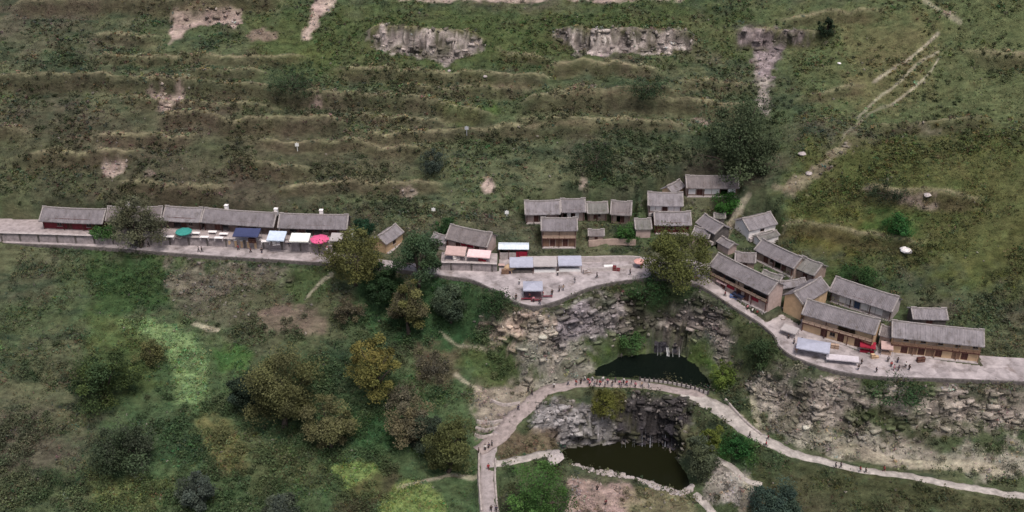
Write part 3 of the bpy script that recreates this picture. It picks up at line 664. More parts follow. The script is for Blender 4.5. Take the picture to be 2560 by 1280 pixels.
exec_zones = [
    # upper hillside: browner belt, greener top, olive right flank
    ([(-300, 270), (500, 270), (1050, 330), (1050, 500), (700, 540), (-300, 540)], (0.074, 0.064, 0.042), 0.45, 6, 5, 0, 0),
    ([(225, 400), (700, 440), (700, 520), (225, 520)], (0.066, 0.054, 0.042), 0.45, 4, 4, 0, 0),
    ([(600, 20), (1850, 20), (1850, 150), (1300, 180), (650, 160)], (0.058, 0.078, 0.026), 0.6, 6, 5, 0, 0),
    ([(1920, 0), (2800, -40), (2800, 420), (2050, 300), (1950, 190)], (0.092, 0.112, 0.050), 0.75, 5, 4, 0, 0),
    ([(1980, 380), (2350, 330), (2700, 350), (2700, 740), (2100, 680), (1960, 560)], (0.076, 0.086, 0.026), 0.7, 4, 4, 0, 0),
    ([(2100, 60), (2335, 40), (2335, 240), (2150, 280)], (0.135, 0.115, 0.06), 0.5, 4, 4, 0, 0),
    (ell(2080, 590, 110, 40), (0.10, 0.085, 0.022), 0.5, 3, 3, 0, 0), (ell(2230, 560, 60, 30), (0.03, 0.085, 0.022), 0.6, 3, 3, 0, 0), (ell(2130, 700, 60, 25), (0.032, 0.075, 0.02), 0.5, 3, 3, 0, 0),
    (ell(1180, 275, 80, 12), (0.075, 0.12, 0.03), 0.6, 2, 2, 0, 0), (ell(760, 140, 90, 18), (0.09, 0.11, 0.04), 0.5, 2, 2, 0, 0),
    # bare earth and outcrops above
    ([(430, 40), (450, 22), (560, 15), (600, 20), (600, 55), (585, 72), (540, 60), (470, 68), (455, 90), (425, 108), (425, 75)], SOIL, 1, 0.6, 0.8, 0.35, 0.95),
    ([(786, -6), (842, -6), (826, 20), (798, 52), (772, 102), (755, 100), (775, 55)], SOIL, 1, 0.7, 1.0, 0.2, 0.95),
    ([(925, 82), (1000, 72), (1100, 84), (1185, 92), (1202, 110), (1175, 142), (1110, 164), (1040, 142), (960, 128), (935, 105)], RK, 0.95, 0.8, 1.6, 1.0, 0.95),
    ([(1385, 84), (1470, 78), (1600, 80), (1730, 84), (1725, 125), (1650, 136), (1560, 128), (1510, 142), (1450, 132), (1420, 105)], RK, 0.9, 1.0, 2.0, 1.0, 0.9),
    ([(1840, 70), (1960, 75), (2060, 88), (2050, 104), (1970, 112), (1955, 140), (1935, 168), (1920, 200), (1895, 195), (1880, 130), (1850, 100)], (0.25, 0.205, 0.215), 0.9, 0.8, 1.6, 0.9, 0.9),
    ([(1890, 190), (1925, 190), (1925, 250), (1925, 292), (1900, 294), (1895, 240)], RK, 0.7, 0.6, 1.2, 0.6, 0.7),
    ([(370, 235), (465, 228), (450, 255), (410, 278), (385, 262)], SOIL, 0.85, 0.6, 1.4, 0.4, 0.8), ([(262, 402), (318, 402), (312, 432), (285, 448), (262, 438)], SOIL, 0.85, 0.6, 1.0, 0.4, 0.8),
    (ell(378, 436, 16, 9), SOIL, 0.8, 0.6, 0.8, 0.3, 0.8), (ell(1222, 466, 16, 20), SOIL, 0.85, 0.6, 0.9, 0.3, 0.8), (ell(1020, 482, 22, 16), SOIL, 0.6, 0.6, 1.0, 0.3, 0.6), (ell(1460, 462, 12, 14), SOIL, 0.6, 0.6, 0.8, 0.2, 0.6),
    (ell(790, 268, 12, 10), SOIL, 0.7, 0.6, 0.8, 0.2, 0.6), (ell(1750, 300, 30, 14), SOIL, 0.6, 0.6, 1.2, 0.3, 0.6), (ell(650, 90, 40, 14), SOILP, 0.6, 0.8, 1.5, 0.4, 0.5),
    ([(960, -8), (1720, -8), (1700, 3), (1300, 6), (1000, 3)], SOIL, 0.8, 0.5, 1.0, 0.4, 0.8),
    ([(1950, 470), (1985, 440), (2050, 400), (2110, 350), (2135, 330), (2120, 372), (2060, 425), (2020, 470), (1975, 500)], (0.24, 0.205, 0.15), 0.75, 1.2, 2.4, 0.45, 0.6),
    ([(2170, 478), (2260, 484), (2345, 480), (2345, 512), (2240, 500)], SOIL, 0.75, 0.7, 1.3, 0.3, 0.7), (ell(2290, 325, 60, 7), (0.24, 0.225, 0.17), 0.8, 0.5, 0.8, 0.3, 0.6),
    # slope below the left lane
    ([(225, 640), (420, 650), (430, 760), (330, 790), (225, 790)], (0.034, 0.066, 0.024), 0.85, 2, 2.5, 0, 0),
    ([(410, 660), (560, 662), (720, 668), (715, 705), (560, 740), (450, 740)], (0.19, 0.16, 0.14), 0.6, 1.2, 2.4, 0.6, 0.45), ([(430, 700), (620, 720), (640, 800), (520, 830), (450, 780)], (0.12, 0.108, 0.08), 0.55, 2, 2.5, 0.4, 0.2),
    ([(630, 775), (760, 762), (820, 800), (815, 832), (740, 838), (640, 820)], SOILP, 0.8, 1.0, 1.0, 0, 0.8), ([(620, 700), (820, 680), (830, 800), (900, 860), (640, 900), (560, 850)], (0.082, 0.082, 0.05), 0.5, 3, 3, 0, 0),
    ([(700, 690), (830, 670), (830, 750), (740, 760)], (0.05, 0.085, 0.03), 0.6, 1.5, 2, 0, 0),
    ([(225, 800), (700, 900), (1200, 900), (1200, 1300), (225, 1300)], (0.056, 0.096, 0.042), 0.75, 6, 4, 0, 0),
    ([(225, 800), (330, 815), (380, 860), (300, 880), (225, 870)], (0.105, 0.145, 0.06), 0.6, 1.5, 2, 0, 0), ([(225, 1225), (330, 1210), (400, 1290), (225, 1300)], (0.115, 0.14, 0.058), 0.6, 1.5, 2, 0, 0), ([(600, 1090), (780, 1130), (840, 1200), (640, 1230)], (0.095, 0.10, 0.05), 0.5, 2, 2.5, 0, 0),
    # valley: meadows and dark wet grass
    ([(270, 795), (420, 805), (480, 840), (522, 905), (520, 985), (490, 1030), (445, 1010), (425, 920), (395, 850), (300, 825)], LIME, 0.95, 0.9, 1.0, 0, 0.25),
    ([(470, 1040), (560, 1050), (610, 1120), (625, 1190), (560, 1180), (500, 1100)], YOL, 0.8, 1.4, 1.5, 0, 0.2), ([(520, 860), (640, 880), (620, 930), (540, 920)], (0.055, 0.12, 0.035), 0.8, 1.2, 1.5, 0, 0.2),
    ([(825, 1165), (900, 1148), (965, 1180), (950, 1240), (890, 1258), (850, 1215)], LIME2, 0.95, 0.7, 0.8, 0, 0.3), ([(960, 1235), (1020, 1200), (1110, 1230), (1120, 1300), (940, 1300)], LIME2, 0.95, 0.7, 0.8, 0, 0.3),
    ([(840, 1250), (960, 1170), (1000, 1190), (930, 1290), (830, 1300)], (0.06, 0.045, 0.03), 0.7, 0.8, 0.8, 0, 0.2),
    ([(880, 700), (1180, 700), (1260, 770), (1330, 790), (1210, 860), (1000, 870), (900, 800)], EMER, 0.9, 2, 2, 0, 0), ([(860, 1020), (990, 1030), (990, 1130), (880, 1120)], EMER, 0.9, 1.2, 1.4, 0, 0.2), ([(810, 860), (900, 860), (900, 1000), (830, 1000)], (0.028, 0.052, 0.028), 0.7, 1.5, 1.5, 0, 0),
    ([(1160, 860), (1330, 860), (1340, 930), (1220, 960), (1130, 920)], (0.07, 0.10, 0.035), 0.7, 1.5, 2, 0, 0), ([(1040, 860), (1160, 880), (1130, 960), (1040, 950)], (0.11, 0.085, 0.06), 0.7, 1.5, 2, 0, 0),
    ([(380, 1060), (480, 1060), (520, 1160), (420, 1170)], (0.036, 0.068, 0.034), 0.6, 1.5, 1.5, 0, 0), ([(225, 780), (380, 830), (400, 960), (225, 1000)], (0.065, 0.085, 0.028), 0.55, 2, 2.5, 0, 0), ([(225, 1180), (420, 1200), (400, 1290), (225, 1290)], (0.11, 0.125, 0.05), 0.5, 2, 2.5, 0, 0),
    # cliffs round the upper pond
    ([(1200, 800), (1260, 790), (1400, 800), (1410, 880), (1360, 900), (1290, 865), (1215, 830)], (0.43, 0.335, 0.285), 0.92, 0.9, 1.6, 0.8, 0.9), ([(1370, 770), (1500, 730), (1560, 735), (1560, 800), (1500, 850), (1400, 870)], RKG, 0.95, 0.9, 1.4, 1.0, 0.9),
    ([(1540, 735), (1760, 735), (1830, 790), (1830, 860), (1760, 850), (1640, 850), (1540, 830)], (0.26, 0.22, 0.205), 0.85, 1.0, 1.5, 1.0, 0.9), ([(1572, 735), (1612, 735), (1614, 850), (1578, 850)], (0.035, 0.034, 0.026), 0.95, 0.5, 0.4, 0.5, 0.1),
    ([(1700, 740), (1790, 760), (1790, 830), (1720, 800)], RKD, 0.6, 0.8, 1.2, 0.8, 0.8), ([(1380, 750), (1560, 710), (1560, 740), (1440, 770), (1340, 800)], (0.045, 0.06, 0.024), 0.85, 0.8, 1.0, 0, 0),
    ([(1560, 702), (1760, 722), (1840, 790), (1800, 790), (1720, 745), (1560, 730)], (0.035, 0.06, 0.022), 0.7, 0.7, 1.0, 0, 0), ([(1450, 860), (1560, 850), (1640, 850), (1640, 880), (1540, 893), (1480, 910)], (0.07, 0.105, 0.034), 0.9, 0.8, 1.0, 0, 0),
    ([(1630, 850), (1705, 850), (1705, 890), (1630, 885)], WET, 0.95, 0.4, 0.3, 0.6, 0.95), ([(1710, 855), (1760, 860), (1850, 960), (1790, 985), (1760, 930)], (0.075, 0.12, 0.03), 0.85, 0.9, 1.2, 0, 0), ([(1770, 830), (1830, 850), (1850, 920), (1800, 900)], RK, 0.6, 0.8, 1.4, 0.7, 0.6),
    ([(1290, 890), (1440, 880), (1480, 920), (1470, 960), (1380, 960), (1300, 960)], (0.33, 0.31, 0.275), 0.65, 1.0, 2.2, 0.5, 0.7), ([(1190, 975), (1330, 960), (1320, 1020), (1230, 1090), (1190, 1080), (1190, 1010)], (0.30, 0.255, 0.215), 0.8, 0.9, 1.6, 0.2, 0.85),
    ([(1392, 800), (1440, 760), (1490, 748), (1480, 800), (1440, 850), (1390, 866)], (0.30, 0.265, 0.285), 0.9, 0.5, 0.5, 0.5, 0.98), ([(1368, 848), (1420, 850), (1418, 862), (1372, 864)], (0.02, 0.018, 0.02), 0.95, 0.3, 0.3, 0.3, 0.95),
    # wall below the dam, shore of the lower pond
    ([(1330, 1010), (1420, 1010), (1560, 1020), (1560, 1110), (1400, 1122), (1340, 1080)], (0.26, 0.245, 0.25), 0.95, 0.7, 1.1, 1.0, 0.95), ([(1540, 985), (1720, 995), (1735, 1060), (1700, 1130), (1540, 1115)], (0.062, 0.055, 0.058), 0.95, 0.8, 1.0, 1.0, 0.95),
    ([(1545, 1045), (1700, 1045), (1690, 1118), (1545, 1112)], WET, 0.9, 0.6, 0.6, 1.0, 0.95), ([(1480, 975), (1560, 980), (1560, 1040), (1480, 1035)], (0.095, 0.09, 0.032), 0.9, 0.6, 0.8, 0.2, 0), ([(1250, 1090), (1390, 1070), (1380, 1130), (1250, 1150)], (0.14, 0.105, 0.075), 0.8, 0.8, 1.0, 0, 0.5),
    ([(1425, 1200), (1560, 1205), (1600, 1250), (1560, 1300), (1430, 1300)], (0.37, 0.275, 0.25), 0.85, 0.8, 1.4, 0.3, 0.9), ([(1560, 1215), (1720, 1230), (1740, 1300), (1560, 1300)], (0.20, 0.18, 0.11), 0.7, 1.0, 1.5, 0.2, 0.4), ([(1755, 1155), (1840, 1165), (1890, 1230), (1860, 1260), (1770, 1245)], PALE, 0.8, 0.9, 1.5, 0.6, 0.85),
    ([(1690, 1060), (1760, 1060), (1740, 1140), (1700, 1140)], (0.09, 0.09, 0.05), 0.8, 0.8, 1.0, 0, 0), ([(1780, 1085), (1880, 1100), (1890, 1160), (1800, 1150)], (0.03, 0.08, 0.02), 0.8, 0.8, 1.0, 0, 0),
    # right hand slope under the terrace
    ([(1880, 950), (2000, 950), (2120, 960), (2335, 970), (2600, 980), (2600, 1090), (2335, 1085), (2150, 1080), (2010, 1080), (1900, 1070)], (0.36, 0.31, 0.28), 0.75, 1.4, 2.6, 0.9, 0.7), ([(1960, 1080), (2150, 1085), (2335, 1120), (2600, 1130), (2600, 1200), (2335, 1170), (2100, 1135), (1950, 1110)], (0.36, 0.33, 0.28), 0.75, 1.1, 2.0, 0.3, 0.6),
    ([(2120, 1035), (2335, 1055), (2335, 1090), (2150, 1075)], (0.05, 0.072, 0.025), 0.85, 0.8, 1.0, 0, 0), ([(2130, 950), (2335, 950), (2335, 990), (2150, 990)], (0.042, 0.066, 0.024), 0.85, 0.8, 1.2, 0, 0), ([(1820, 780), (1930, 830), (1960, 900), (1900, 930), (1840, 880)], (0.05, 0.068, 0.026), 0.7, 1.2, 1.6, 0, 0),
    ([(1900, 1180), (2600, 1240), (2600, 1300), (1880, 1300)], (0.058, 0.060, 0.030), 0.7, 2, 3, 0, 0),
]
for i, z in enumerate(exec_zones): zone(*z[:5], rock=z[5], bare=z[6], seed=i)
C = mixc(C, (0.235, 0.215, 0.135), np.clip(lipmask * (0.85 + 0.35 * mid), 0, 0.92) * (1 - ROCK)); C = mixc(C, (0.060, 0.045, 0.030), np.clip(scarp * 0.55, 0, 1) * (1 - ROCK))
# trails trodden across the right flank
for uv, w_, op in (([(2140, 300), (2190, 250), (2250, 205), (2295, 160), (2345, 130)], 0.15, 0.7), ([(2185, 205), (2240, 170), (2270, 150), (2345, 85)], 0.18, 0.85), ([(2230, 262), (2280, 225), (2325, 180), (2345, 150)], 0.18, 0.85), ([(2105, 350), (2120, 330), (2180, 280), (2235, 262)], 0.3, 0.4),
                   ([(2310, 0), (2400, 60)], 0.5, 0.6), ([(1820, 560), (1850, 520), (1872, 490)], 0.45, 0.75), ([(1802, 620), (1830, 560), (1850, 525)], 0.8, 0.6), ([(770, 740), (800, 710), (830, 685)], 0.4, 0.7), ([(1140, 940), (1170, 960), (1200, 975)], 0.5, 0.8), ([(485, 810), (520, 822), (545, 826)], 0.35, 0.9), ([(1640, 640), (1700, 640)], 0.3, 0.2),
                   ([(1000, 1220), (1080, 1198), (1150, 1190), (1200, 1192)], 0.45, 0.7), ([(1880, 990), (1890, 1040), (1905, 1085)], 0.6, 0.8), ([(1870, 1200), (1862, 1250), (1850, 1300)], 0.6, 0.8), ([(1850, 1040), (1890, 1085)], 0.5, 0.8), ([(2100, 1120), (2200, 1150), (2335, 1165), (2500, 1180)], 0.9, 0.9), ([(1100, 830), (1170, 868), (1220, 880)], 0.3, 0.7)):
    P = resample(np.array([T(*q) for q in uv]), 1.0); w = win(P, 3.0)
    d, _ = dist_line(XX[w], YY[w], P, 3.0)
    k = sstep(w_ + 0.3, w_ - 0.15, d + 0.25 * mid[w]) * op
    C[w] = mixc(C[w], (0.33, 0.30, 0.23), k); KEEP[w] *= 1 - k
ROCKN = ROCK * np.clip(0.75 + 0.5 * mid, 0, 1)
C *= (1 + 0.22 * fbm(XX, YZ, 1.3, 91, 3))[..., None]
gapA, valA = cells(XX * 0.8 + 0.25 * fbm(XX, YZ, 3, 401, 2), YZ * 1.25, 2.3, 402); gapB, valB = cells(XX, YZ * 1.3, 1.05, 403)
stone = (0.55 + 0.75 * valA) * (0.7 + 0.6 * valB)                     # each block of rock has its own tone
C = C * (1 + (stone - 1)[..., None] * np.clip(ROCK * 1.1, 0, 1)[..., None])
layer = vnoise(XX * 0.22, ZZ * 2.4 + 0.15 * YY, 1.5, 405) + 0.6 * vnoise(XX * 0.3, ZZ * 4.5, 1.5, 406)   # bedding planes
C = C * (1 + (0.38 * layer * np.clip(ROCK, 0, 1))[..., None])
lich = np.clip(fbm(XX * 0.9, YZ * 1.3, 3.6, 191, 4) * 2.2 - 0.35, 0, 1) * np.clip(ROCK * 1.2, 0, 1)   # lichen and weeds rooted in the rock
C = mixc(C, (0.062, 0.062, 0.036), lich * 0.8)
C = np.clip(C, 0.008, 0.7)

# ------------------------------------------------------------------ terrain mesh
ZZ += lump * 0.34 * KEEP * (1 - ROCK * 0.5) + fbm(XX, YY, 1.5, 43, 2) * 0.14 * KEEP
gx = np.gradient(ZZ, GX, axis=0); gy = np.gradient(ZZ, GY, axis=1)
nl = np.sqrt(gx ** 2 + gy ** 2 + 1)
NX, NY, NZ = -gx / nl, -gy / nl, 1 / nl
strata = fbm(XX * 0.6, YZ * 1.6, 4.0, 211, 4) * 0.7 + (valA - 0.5) * 1.1 + (valB - 0.5) * 0.35 - 0.55 * np.exp(-(gapA / 0.35) ** 2) + 0.35 * layer
dsp = ROCK * strata * np.clip(nl - 0.6, 0.35, 1.3)
VX = XX + NX * dsp; VY = YY + NY * dsp; VZ = ZZ + NZ * dsp
a, b = XX.shape
idx = np.arange(a * b).reshape(a, b)
F = np.stack([idx[:-1, :-1], idx[1:, :-1], idx[1:, 1:], idx[:-1, 1:]], -1).reshape(-1, 4)
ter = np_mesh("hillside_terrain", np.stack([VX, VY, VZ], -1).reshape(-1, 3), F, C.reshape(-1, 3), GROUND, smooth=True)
ter["kind"] = "structure"
# the land goes on beyond the slope
far = MB()
E = 900
yb, zb_ = float(GY[-1]), float(np.mean(ZZ[:, -1]))
far.grid([[(-E, yb - 1, zb_ - 6), (E, yb - 1, zb_ - 6)], [(-E, yb + 400, zb_ + 60), (E, yb + 400, zb_ + 60)]])
far.grid([[(-E, -E, -40), (E, -E, -40)], [(-E, -90, -37), (E, -90, -37)]])
far.grid([[(-E, -90, -37), (-189, -90, -37)], [(-E, yb - 1, zb_ - 6), (-189, yb - 1, zb_ - 6)]])
far.grid([[(189, -90, -37), (E, -90, -37)], [(189, yb - 1, zb_ - 6), (E, yb - 1, zb_ - 6)]])
fo = far.build("far_hills", mat("far_grass", (0.06, 0.066, 0.03), 0.95, 0.3, 0.05)); fo["kind"] = "structure"

def samp(A, x, y):
    i = np.clip(np.searchsorted(GX, x) - 1, 0, len(GX) - 1); j = np.clip(np.searchsorted(GY, y) - 1, 0, len(GY) - 1)
    return A[i, j]
# ------------------------------------------------------------------ paved lane and plaza, retaining wall, yards
def strip_slab(name, A, B, m, thick=0.5, rows=6, kind="structure", jitter=0.02):
    mb = MB(); P = []
    for t in np.linspace(0, 1, rows):
        Q = A * (1 - t) + B * t
        P.append([(q[0], q[1], q[2] + (random.uniform(-jitter, jitter) if 0 < t < 1 else 0)) for q in Q])
    mb.grid([list(r) for r in P][::-1])
    lo = lambda r: [(p[0], p[1], p[2] - thick) for p in r]
    mb.grid([P[0], lo(P[0])]); mb.grid([lo(P[-1]), P[-1]])
    o = mb.build(name, m); o["kind"] = kind
    return o
strip_slab("village_lane", LIPF, BACKF, PAVE, 0.6, 10)
def wall_along(name, line, h0, h1, th, m, label=None, cat=None, parent=None, out=-1):
    """a free standing wall that follows a line; h0/h1 heights relative to the line"""
    L = np.asarray(line, float); d = np.gradient(L[:, :2], axis=0); d /= np.linalg.norm(d, axis=1)[:, None] + 1e-9
    nrm = np.stack([d[:, 1], -d[:, 0]], 1) * -out
    O = L.copy(); O[:, :2] -= nrm * th * -1
    rr = lambda Q, h, j: [(q[0], q[1], q[2] + h + random.uniform(-j, j)) for q in Q]
    top_i, top_o = rr(L, h1, 0.03), rr(O, h1, 0.03)
    bo_i, bo_o = rr(L, h0, 0), rr(O + np.column_stack([nrm * 0.3, np.zeros(len(L))]), h0, 0)
    mb = MB(); mb.grid([bo_o, top_o, top_i, bo_i])
    n = len(L)
    for e in (0, n - 1):
        k = len(mb.v); mb.v += [bo_o[e], top_o[e], top_i[e], bo_i[e]]; mb.f.append((k, k + 1, k + 2, k + 3))
    o = mb.build(name, m, parent)
    if label: tag(o, label, cat)
    return o
cut = [0, int(len(LIPF) * 0.36), int(len(LIPF) * 0.62), len(LIPF) - 1]
for (i, j), lab in zip(((0, 9 * N_ROW), (9 * N_ROW, 18 * N_ROW), (18 * N_ROW, len(LIPF) - 1)),
                       ("grey stone retaining wall under the left lane edge", "curved stone retaining wall round the pointed plaza", "stone retaining wall under the right lane and terrace")):
    wall_along("retaining_wall", LIPF[i:j + 1], -3.2, 0.06, 0.45, GREYW, lab, "wall")
for nm, z, F_, P in YPOLY:
    Fr = resample(F_, 1.2)
    sl = strip_slab(nm + "_yard", Fr + np.array([0, 0.3, 0]), Fr + np.array([0, YARDS[0][3] if nm == "left" else 5.0, 0]), mat("yard_paving", (0.33, 0.285, 0.285), 0.92, 0.3, 0.8, 0.03), 0.3, 4)
    sl.name = "yard_paving"
    GREYY = mat("yard_wall_stone", (0.24, 0.21, 0.215), 0.95, 0.35, 1.2, 0.05)
    yw = wall_along("yard_wall", Fr, -2.6, 0.25, 0.35, GREYY, "long pale stone wall carrying the yards of the roadside row" if nm == "left" else "short stone wall below the skewed red-hung house", "wall")
    wall_along("coping", Fr + np.array([0, -0.05, 0.0]), 0.26, 0.36, 0.5, PALEW, parent=yw)
    for k in range(2, len(Fr) - 1, 4): MB().box(Fr[k][0] - 0.22, Fr[k][0] + 0.22, Fr[k][1] - 0.62, Fr[k][1] - 0.36, z - 2.5, z + 0.2).build("pier", GREYW if k % 8 else PALEW, yw)

# footpaths
def drape(name, P, hw, m, lift=0.07):
    d = np.gradient(P[:, :2], axis=0); d /= np.linalg.norm(d, axis=1)[:, None]
    nrm = np.stack([-d[:, 1], d[:, 0]], 1)
    jit = (vnoise(P[:, 0], P[:, 1], 1.3, 5) * 0.3 + vnoise(P[:, 0], P[:, 1], 4.0, 6) * 0.25) * hw
    rows = []
    for t in (-1, -0.5, 0, 0.5, 1):
        q = P[:, :2] + nrm * ((hw + jit * (1 if t > 0 else -0.7)) * t)[:, None]
        rows.append([(a_, b_, c_ + lift - 0.04 * t * t) for (a_, b_), c_ in zip(q, P[:, 2])])
    rows = [[(p[0], p[1], p[2] - 0.35) for p in rows[0]]] + rows + [[(p[0], p[1], p[2] - 0.35) for p in rows[-1]]]
    o = MB().grid(rows[::-1]).build(name, m, smooth=True); o["kind"] = "structure"
    return o
for i, (nm, P, hw) in enumerate(FOOTL):
    drape(nm, P, hw, {"valley_path": GRAVEL, "stone_walkway": PAVEG}.get(nm, GRAVEL if i > 2 else mat("trodden_stone", (0.285, 0.24, 0.23), 0.95, 0.35, 0.8, 0.06)), 0.07 + 0.006 * i)

# ponds
def pond(name, P, z, m):
    Q = resample(np.vstack([P, P[:1]]), 0.8)[:-1]
    c = Q.mean(0); mb = MB(); mb.v = [(q[0] + (q[0] - c[0]) * 0.04, q[1] + (q[1] - c[1]) * 0.06, z) for q in Q]; mb.f = [tuple(range(len(Q)))[::-1]]
    o = mb.build(name, m); o["kind"] = "structure"
    if o.data.polygons[0].normal.z < 0: o.data.flip_normals()
    return o
pond("pond_water", POND_A, POND_A_Z, WATER_A); pond("pond_water", POND_B, POND_B_Z, WATER_B)

# ------------------------------------------------------------------ houses
def roof_mesh(L, d, rise, hw, th=0.16, seed=0):
    """two tiled slopes with rounded tile courses running down, a little uneven"""
    rg = random.Random(seed); mb = MB()
    pitch = 0.36; nx = max(6, int(round(L / pitch))) * 2
    sag = rg.uniform(0.06, 0.24)
    up = [rg.uniform(-0.045, 0.045) for _ in range(nx + 1)]
    for sgn in (-1, 1):
        rows = []
        for t in (0, 0.3, 0.65, 1.0):
            row = []
            for i in range(nx + 1):
                x = -L / 2 + L * i / nx
                z = hw + rise * t + (0.085 if i % 2 else 0.0) + up[i] * (1 - t * 0.5) - sag * math.sin(math.pi * i / nx) * (0.6 + 0.4 * t) - 0.12 * math.sin(math.pi * t)
                row.append((x, sgn * d * (1 - t), z))
            rows.append(row)
        mb.grid(rows if sgn > 0 else rows[::-1])
        low = [[(p[0], p[1], p[2] - th - (0.085 if i % 2 else 0)) for i, p in enumerate(r)] for r in rows]
        mb.grid(low[::-1] if sgn > 0 else low)
        mb.grid([rows[0], low[0]])
        for e in (0, nx): mb.grid([[r[e] for r in rows], [r[e] for r in low]])
    return mb

